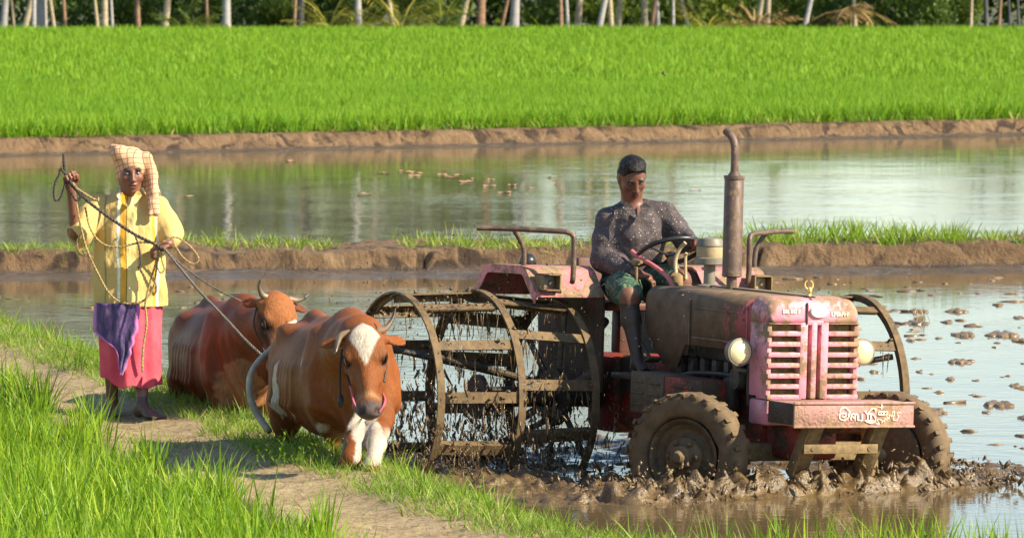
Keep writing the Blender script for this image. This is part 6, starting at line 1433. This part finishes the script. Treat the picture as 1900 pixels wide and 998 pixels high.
for _ in range(900):            # spray rising round the front wheels and bow
    w = r.integers(0, 3)
    if w == 0: a, b_ = .10 + .42 * r.normal(), -.85 + .28 * r.normal()
    elif w == 1: a, b_ = .25 + .25 * r.normal(), .95 + .22 * r.normal()
    else: a, b_ = .48 + .12 * r.normal(), r.uniform(-1.2, 1.1)
    a = min(a, .62); h = abs(r.normal(0, .06)) + .005; d = np.array([r.normal(0, .7), r.normal(0, .7), 1.0]); z0_ = float(mud_h(*[np.array([q_]) for q_ in wp(a, b_, 0)[:2]])[0])
    add(wp(a, b_, z0_ + h * .9), r.choice([.003, .005, .008, .012], p=[.45, .3, .17, .08]), d, r.uniform(1, 3.5))
for _ in range(3600):            # rain of mud about the near cage wheel
    a, b_ = -1.95 + .55 * r.normal(), r.uniform(-1.75, -.35); z = WZ + abs(r.normal(0, .28)); p_ = wp(a, b_, z)
    if ok_pt(p_): add(p_, r.choice([.002, .0035, .0055, .009], p=[.45, .33, .16, .06]), np.array([r.normal(0, .35), r.normal(0, .35), 1.0]), r.uniform(1.2, 7))
for _ in range(260):
    a, b_ = -1.95 + .8 * r.normal(), r.uniform(-1.9, -.2); z = WZ + .75 + abs(r.normal(0, .25)); add(wp(a, b_, z), r.uniform(.002, .005), r.normal(0, 1, 3), r.uniform(1, 3))
for s_ in (-1, 1):               # mud hanging in strings from the paddle bars and hoops
    for (y0, r0), (y1, r1), off in (((1.53, .61), (1.02, .625), 0.0), ((1.02, .625), (.52, .575), .12)):
        for k in range(12):
            an = math.pi / 2 + .06 + off + k * math.pi / 6
            for _ in range(26 if s_ < 0 else 10):
                t = r.uniform(); y = y0 + (y1 - y0) * t; rr_ = (r0 + (r1 - r0) * t) - .02; a = -1.95 + math.cos(an) * rr_; z = BED + .575 + math.sin(an) * rr_ + s_ * y * -.0314; L = r.exponential(.055) + .01
                if z - L < WZ: continue
                add(wp(a, s_ * y, z - L * .8 - .02), r.uniform(.0014, .0034), np.array([r.normal(0, .12), r.normal(0, .12), 1.0]), L / .0026 * r.uniform(.6, 1)); add(wp(a + r.normal(0, .012), s_ * y, z + r.normal(0, .02)), r.uniform(.003, .010), r.normal(0, 1, 3), 1.6)
Ls = np.array(Ls); Ss = np.array(Ss); Ls = np.minimum(Ls, .16 / Ss)
o = blobs('mud_splash', np.array(Cs), Ss, np.array(Ds), Ls, 'churned_mud', r, 1); tag(o, 'flying drops and hanging strings of mud thrown up by the wheels', 'mud splash', kind='stuff')
# clods standing out of the shining water
CL = [(1650, 537, 14, 'upright'), (1705, 578, 34, 'stubbly'), (1776, 578, 40, 'flat'), (1852, 566, 30, 'squat'), (1838, 521, 22, 'tiny'), (1690, 632, 26, 'rounded'), (1742, 628, 22, 'knobbly'), (1788, 622, 40, 'two-humped'),
      (1858, 622, 62, 'broad'), (1895, 632, 34, 'cut-off'), (1780, 672, 44, 'long'), (1882, 716, 30, 'low'), (1735, 765, 48, 'ragged'), (1852, 752, 56, 'wide'), (1897, 776, 26, 'dark'), (1762, 704, 24, 'thin'), (1700, 600, 46, 'spiky'),
      (1668, 640, 24, 'lumpy'), (1815, 545, 20, 'small'), (1728, 548, 22, 'pale'), (1755, 598, 30, 'humped'), (1640, 570, 18, 'little'), (1660, 605, 20, 'crumbly'), (1888, 590, 24, 'sharp'), (1705, 690, 22, 'sunken'), (1810, 706, 20, 'wet'),
      (12, 598, 26, 'ragged brown'), (1620, 690, 24, 'half-drowned'), (1830, 765, 22, 'slim')]
wetmud('clod_mud', (0.17, 0.115, 0.06), .35)
for j, (px, py, w, look) in enumerate(CL):
    c = G(px, py, WZ); sc_ = c.y / FPX; rx = w * sc_ / 2 * 1.15; bm = bm_new()
    for q in range(4 + int(w > 30) * 3):
        ang = q * 2.4; rr = rx * .62 * math.sqrt(q / 5)
        bmesh.ops.create_icosphere(bm, subdivisions=3, radius=1.0, matrix=Matrix.Translation((math.cos(ang) * rr, math.sin(ang) * rr * 1.6, 0)) @ Matrix.Diagonal((rx * r.uniform(.3, .5), rx * r.uniform(.5, .8), rx * r.uniform(.12, .26), 1)))
    co = np.array([v.co[:] for v in bm.verts]); d1 = vnoise(co, 22, 420 + j, 4, .6); d2 = vnoise(co, 40, 460 + j, 3)
    for v, a, b_ in zip(bm.verts, d1, d2): v.co += Vector((b_ * .014, a * .012, abs(a) * .022 + b_ * .012))
    o = fin('mud_clod', bm, 'clod_mud', None, angle=180, loc=c - Vector((0, 0, .006))); tag(o, '%s mud clod standing in the shallow water, %s from the left' % (look, ordi(sum(1 for q in CL if q[0] < px or (q[0] == px and q[1] < py)) + 1)), 'mud clod', 'mud clods in the flooded field')
N = 900; X = r.uniform(-6, 7, N); Y = r.uniform(34, 54, N); kp = (vnoise(np.stack([X, Y], 1), .35, 431, 2) + .35 * (X > 1.8) > .12) & ((X > 1.9) | (Y > 47)) & (edge_dist(X, Y) > .5); X, Y = X[kp], Y[kp]; N = len(X)
o = blobs('mud_crumbs', np.stack([X, Y, np.full(N, WZ)], 1), r.uniform(.005, .017, N), np.stack([np.cos(r.uniform(-.5, .5, N)), r.normal(0, .5, N), np.zeros(N)], 1), r.uniform(2, 6.5, N), 'clod_mud', r, 1); tag(o, 'small crumbs of mud and stubble dotting the flooded field', 'mud', kind='stuff')
# stubble tuft among the clods
c = G(1708, 596, WZ); n = 40; az = r.uniform(0, 6.28, n); V, F, T = blades(np.tile(np.array(c), (n, 1)) + np.stack([r.normal(0, .03, n), r.normal(0, .05, n), np.zeros(n)], 1), r.uniform(.06, .16, n), np.full(n, .006), az, r.uniform(.2, 1.2, n), r.uniform(0, .6, n), 2, r.uniform(.3, 1, n))
o = blade_object('stubble_tuft', 'dry_leaf', [(V, F, T)]); tag(o, 'brown stubble tuft sticking out of the water among the mud clods', 'stubble')
# leaves floating on the far pond
plain('pink_leaf', (0.55, 0.28, 0.17), 0.6)
for px, py in [(706, 321), (716, 322), (760, 320), (778, 322), (830, 328), (842, 330), (850, 326), (862, 338), (912, 334), (908, 346), (935, 358), (1030, 341), (986, 350), (950, 345), (880, 332), (820, 325), (352, 365), (676, 361), (540, 300), (1180, 378), (1290, 352), (745, 318), (770, 327), (1020, 330)]:
    c = G(px, py, WZ + .006); bm = bm_new(); L = r.uniform(.05, .11)
    vs = [bm.verts.new((L * math.cos(t) * r.uniform(.8, 1.1), L * .8 * math.sin(t), .022 * abs(math.sin(t * 1.5 + 1)) * r.uniform(.5, 1.2))) for t in np.linspace(0, 2 * math.pi, 8)[:-1]]; cc = bm.verts.new((0, 0, .012))
    for q in range(7): bm.faces.new((vs[q], vs[(q + 1) % 7], cc))
    o = fin('floating_leaf', bm, 'pink_leaf', None, loc=c, rot=(0, 0, r.uniform(0, 6))); tag(o, 'curled pinkish-brown leaf floating on the far pond', 'leaf', 'leaves floating on the far pond')
# broad-leaved weeds along the water side of the path
def weed(px, py, Y, n, h, spread, look):
    c = W(px, py, Y); c.z = float(bank_h(np.array([c.x]), np.array([c.y]))[0][0]) - .01; ps = []
    for _ in range(n):
        az = r.uniform(0, 6.28); le = r.uniform(.1, .6); hh = h * r.uniform(.5, 1.1); b0 = np.array([r.normal(0, spread), r.normal(0, spread * .6), 0])
        ps.append(blades(b0[None], np.array([hh]), np.array([.006]), np.array([az]), np.array([le]), np.array([.3]), 3, np.array([.4])))
        m_ = int(hh / .014); t = np.linspace(.15, 1, m_); pos = b0 + np.stack([np.cos(az) * hh * t * np.sin(le + .15 * t), np.sin(az) * hh * t * np.sin(le + .15 * t), hh * t * np.cos(le + .15 * t)], 1)
        ps.append(blades(pos, r.uniform(.02, .042, m_), r.uniform(.008, .014, m_), np.arange(m_) * 2.4, r.uniform(.7, 1.3, m_), r.uniform(0, .5, m_), 2, r.uniform(.35, .85, m_)))
    V, F, T = merge(ps); me = np_mesh('weed_plant', V, F, True); set_float(me, 'tint', T); o = link('weed_plant', me, 'grass_leaf', None, c); tag(o, look, 'weed', 'weeds beside the footpath')
weed(528, 790, 31.9, 16, .24, .07, 'tall leafy weed growing between the hanging tail and the front cow')
weed(575, 800, 31.9, 14, .14, .10, 'low leafy weed below the front cow\'s belly')
weed(300, 665, 37.5, 12, .26, .06, 'upright weed beside the rear cow, right of the pink wrap')
weed(148, 660, 38.8, 14, .28, .08, 'pale green weed on the bank left of the herder')
weed(218, 650, 38.6, 12, .30, .07, 'weed standing behind the herder\'s legs')
# dragonfly over the far rice
dg = empty('dragonfly', W(1228, 138, 32)); tag(dg, 'small brown dragonfly hovering in front of the far rice', 'dragonfly')
bm = bm_new(); tube(bm, [(-.022, 0, .012), (0, 0, .002), (.018, 0, -.006), (.024, 0, -.008)], [.0012, .002, .0042, .003], 8); fin('body', bm, 'pipe_rust', dg)
plain('insect_wing', (0.35, 0.22, 0.12), .3)
for s_ in (-1, 1):
    bm = bm_new(); vs = [bm.verts.new(q) for q in ((.010, 0, 0), (.012, s_ * .018, .010), (.006, s_ * .034, .016), (.0, s_ * .030, .014), (.002, 0, 0))]; bm.faces.new(vs); fin('wing', bm, 'insect_wing', dg)
# grass in the front cow's mouth
n = 7; b0 = np.array(cowA.matrix_basis @ Vector(hpA((.44, -.03, -.135)))); V, F, T = blades(np.tile(b0, (n, 1)), r.uniform(.05, .10, n), np.full(n, .007), r.uniform(3.0, 4.6, n), r.uniform(1.6, 2.6, n), r.uniform(0, .5, n), 3, r.uniform(.4, .8, n))
o = blade_object('grass_sprig', 'rice_leaf', [(V, F, T)]); tag(o, 'sprig of green grass hanging from the front cow\'s mouth', 'grass')
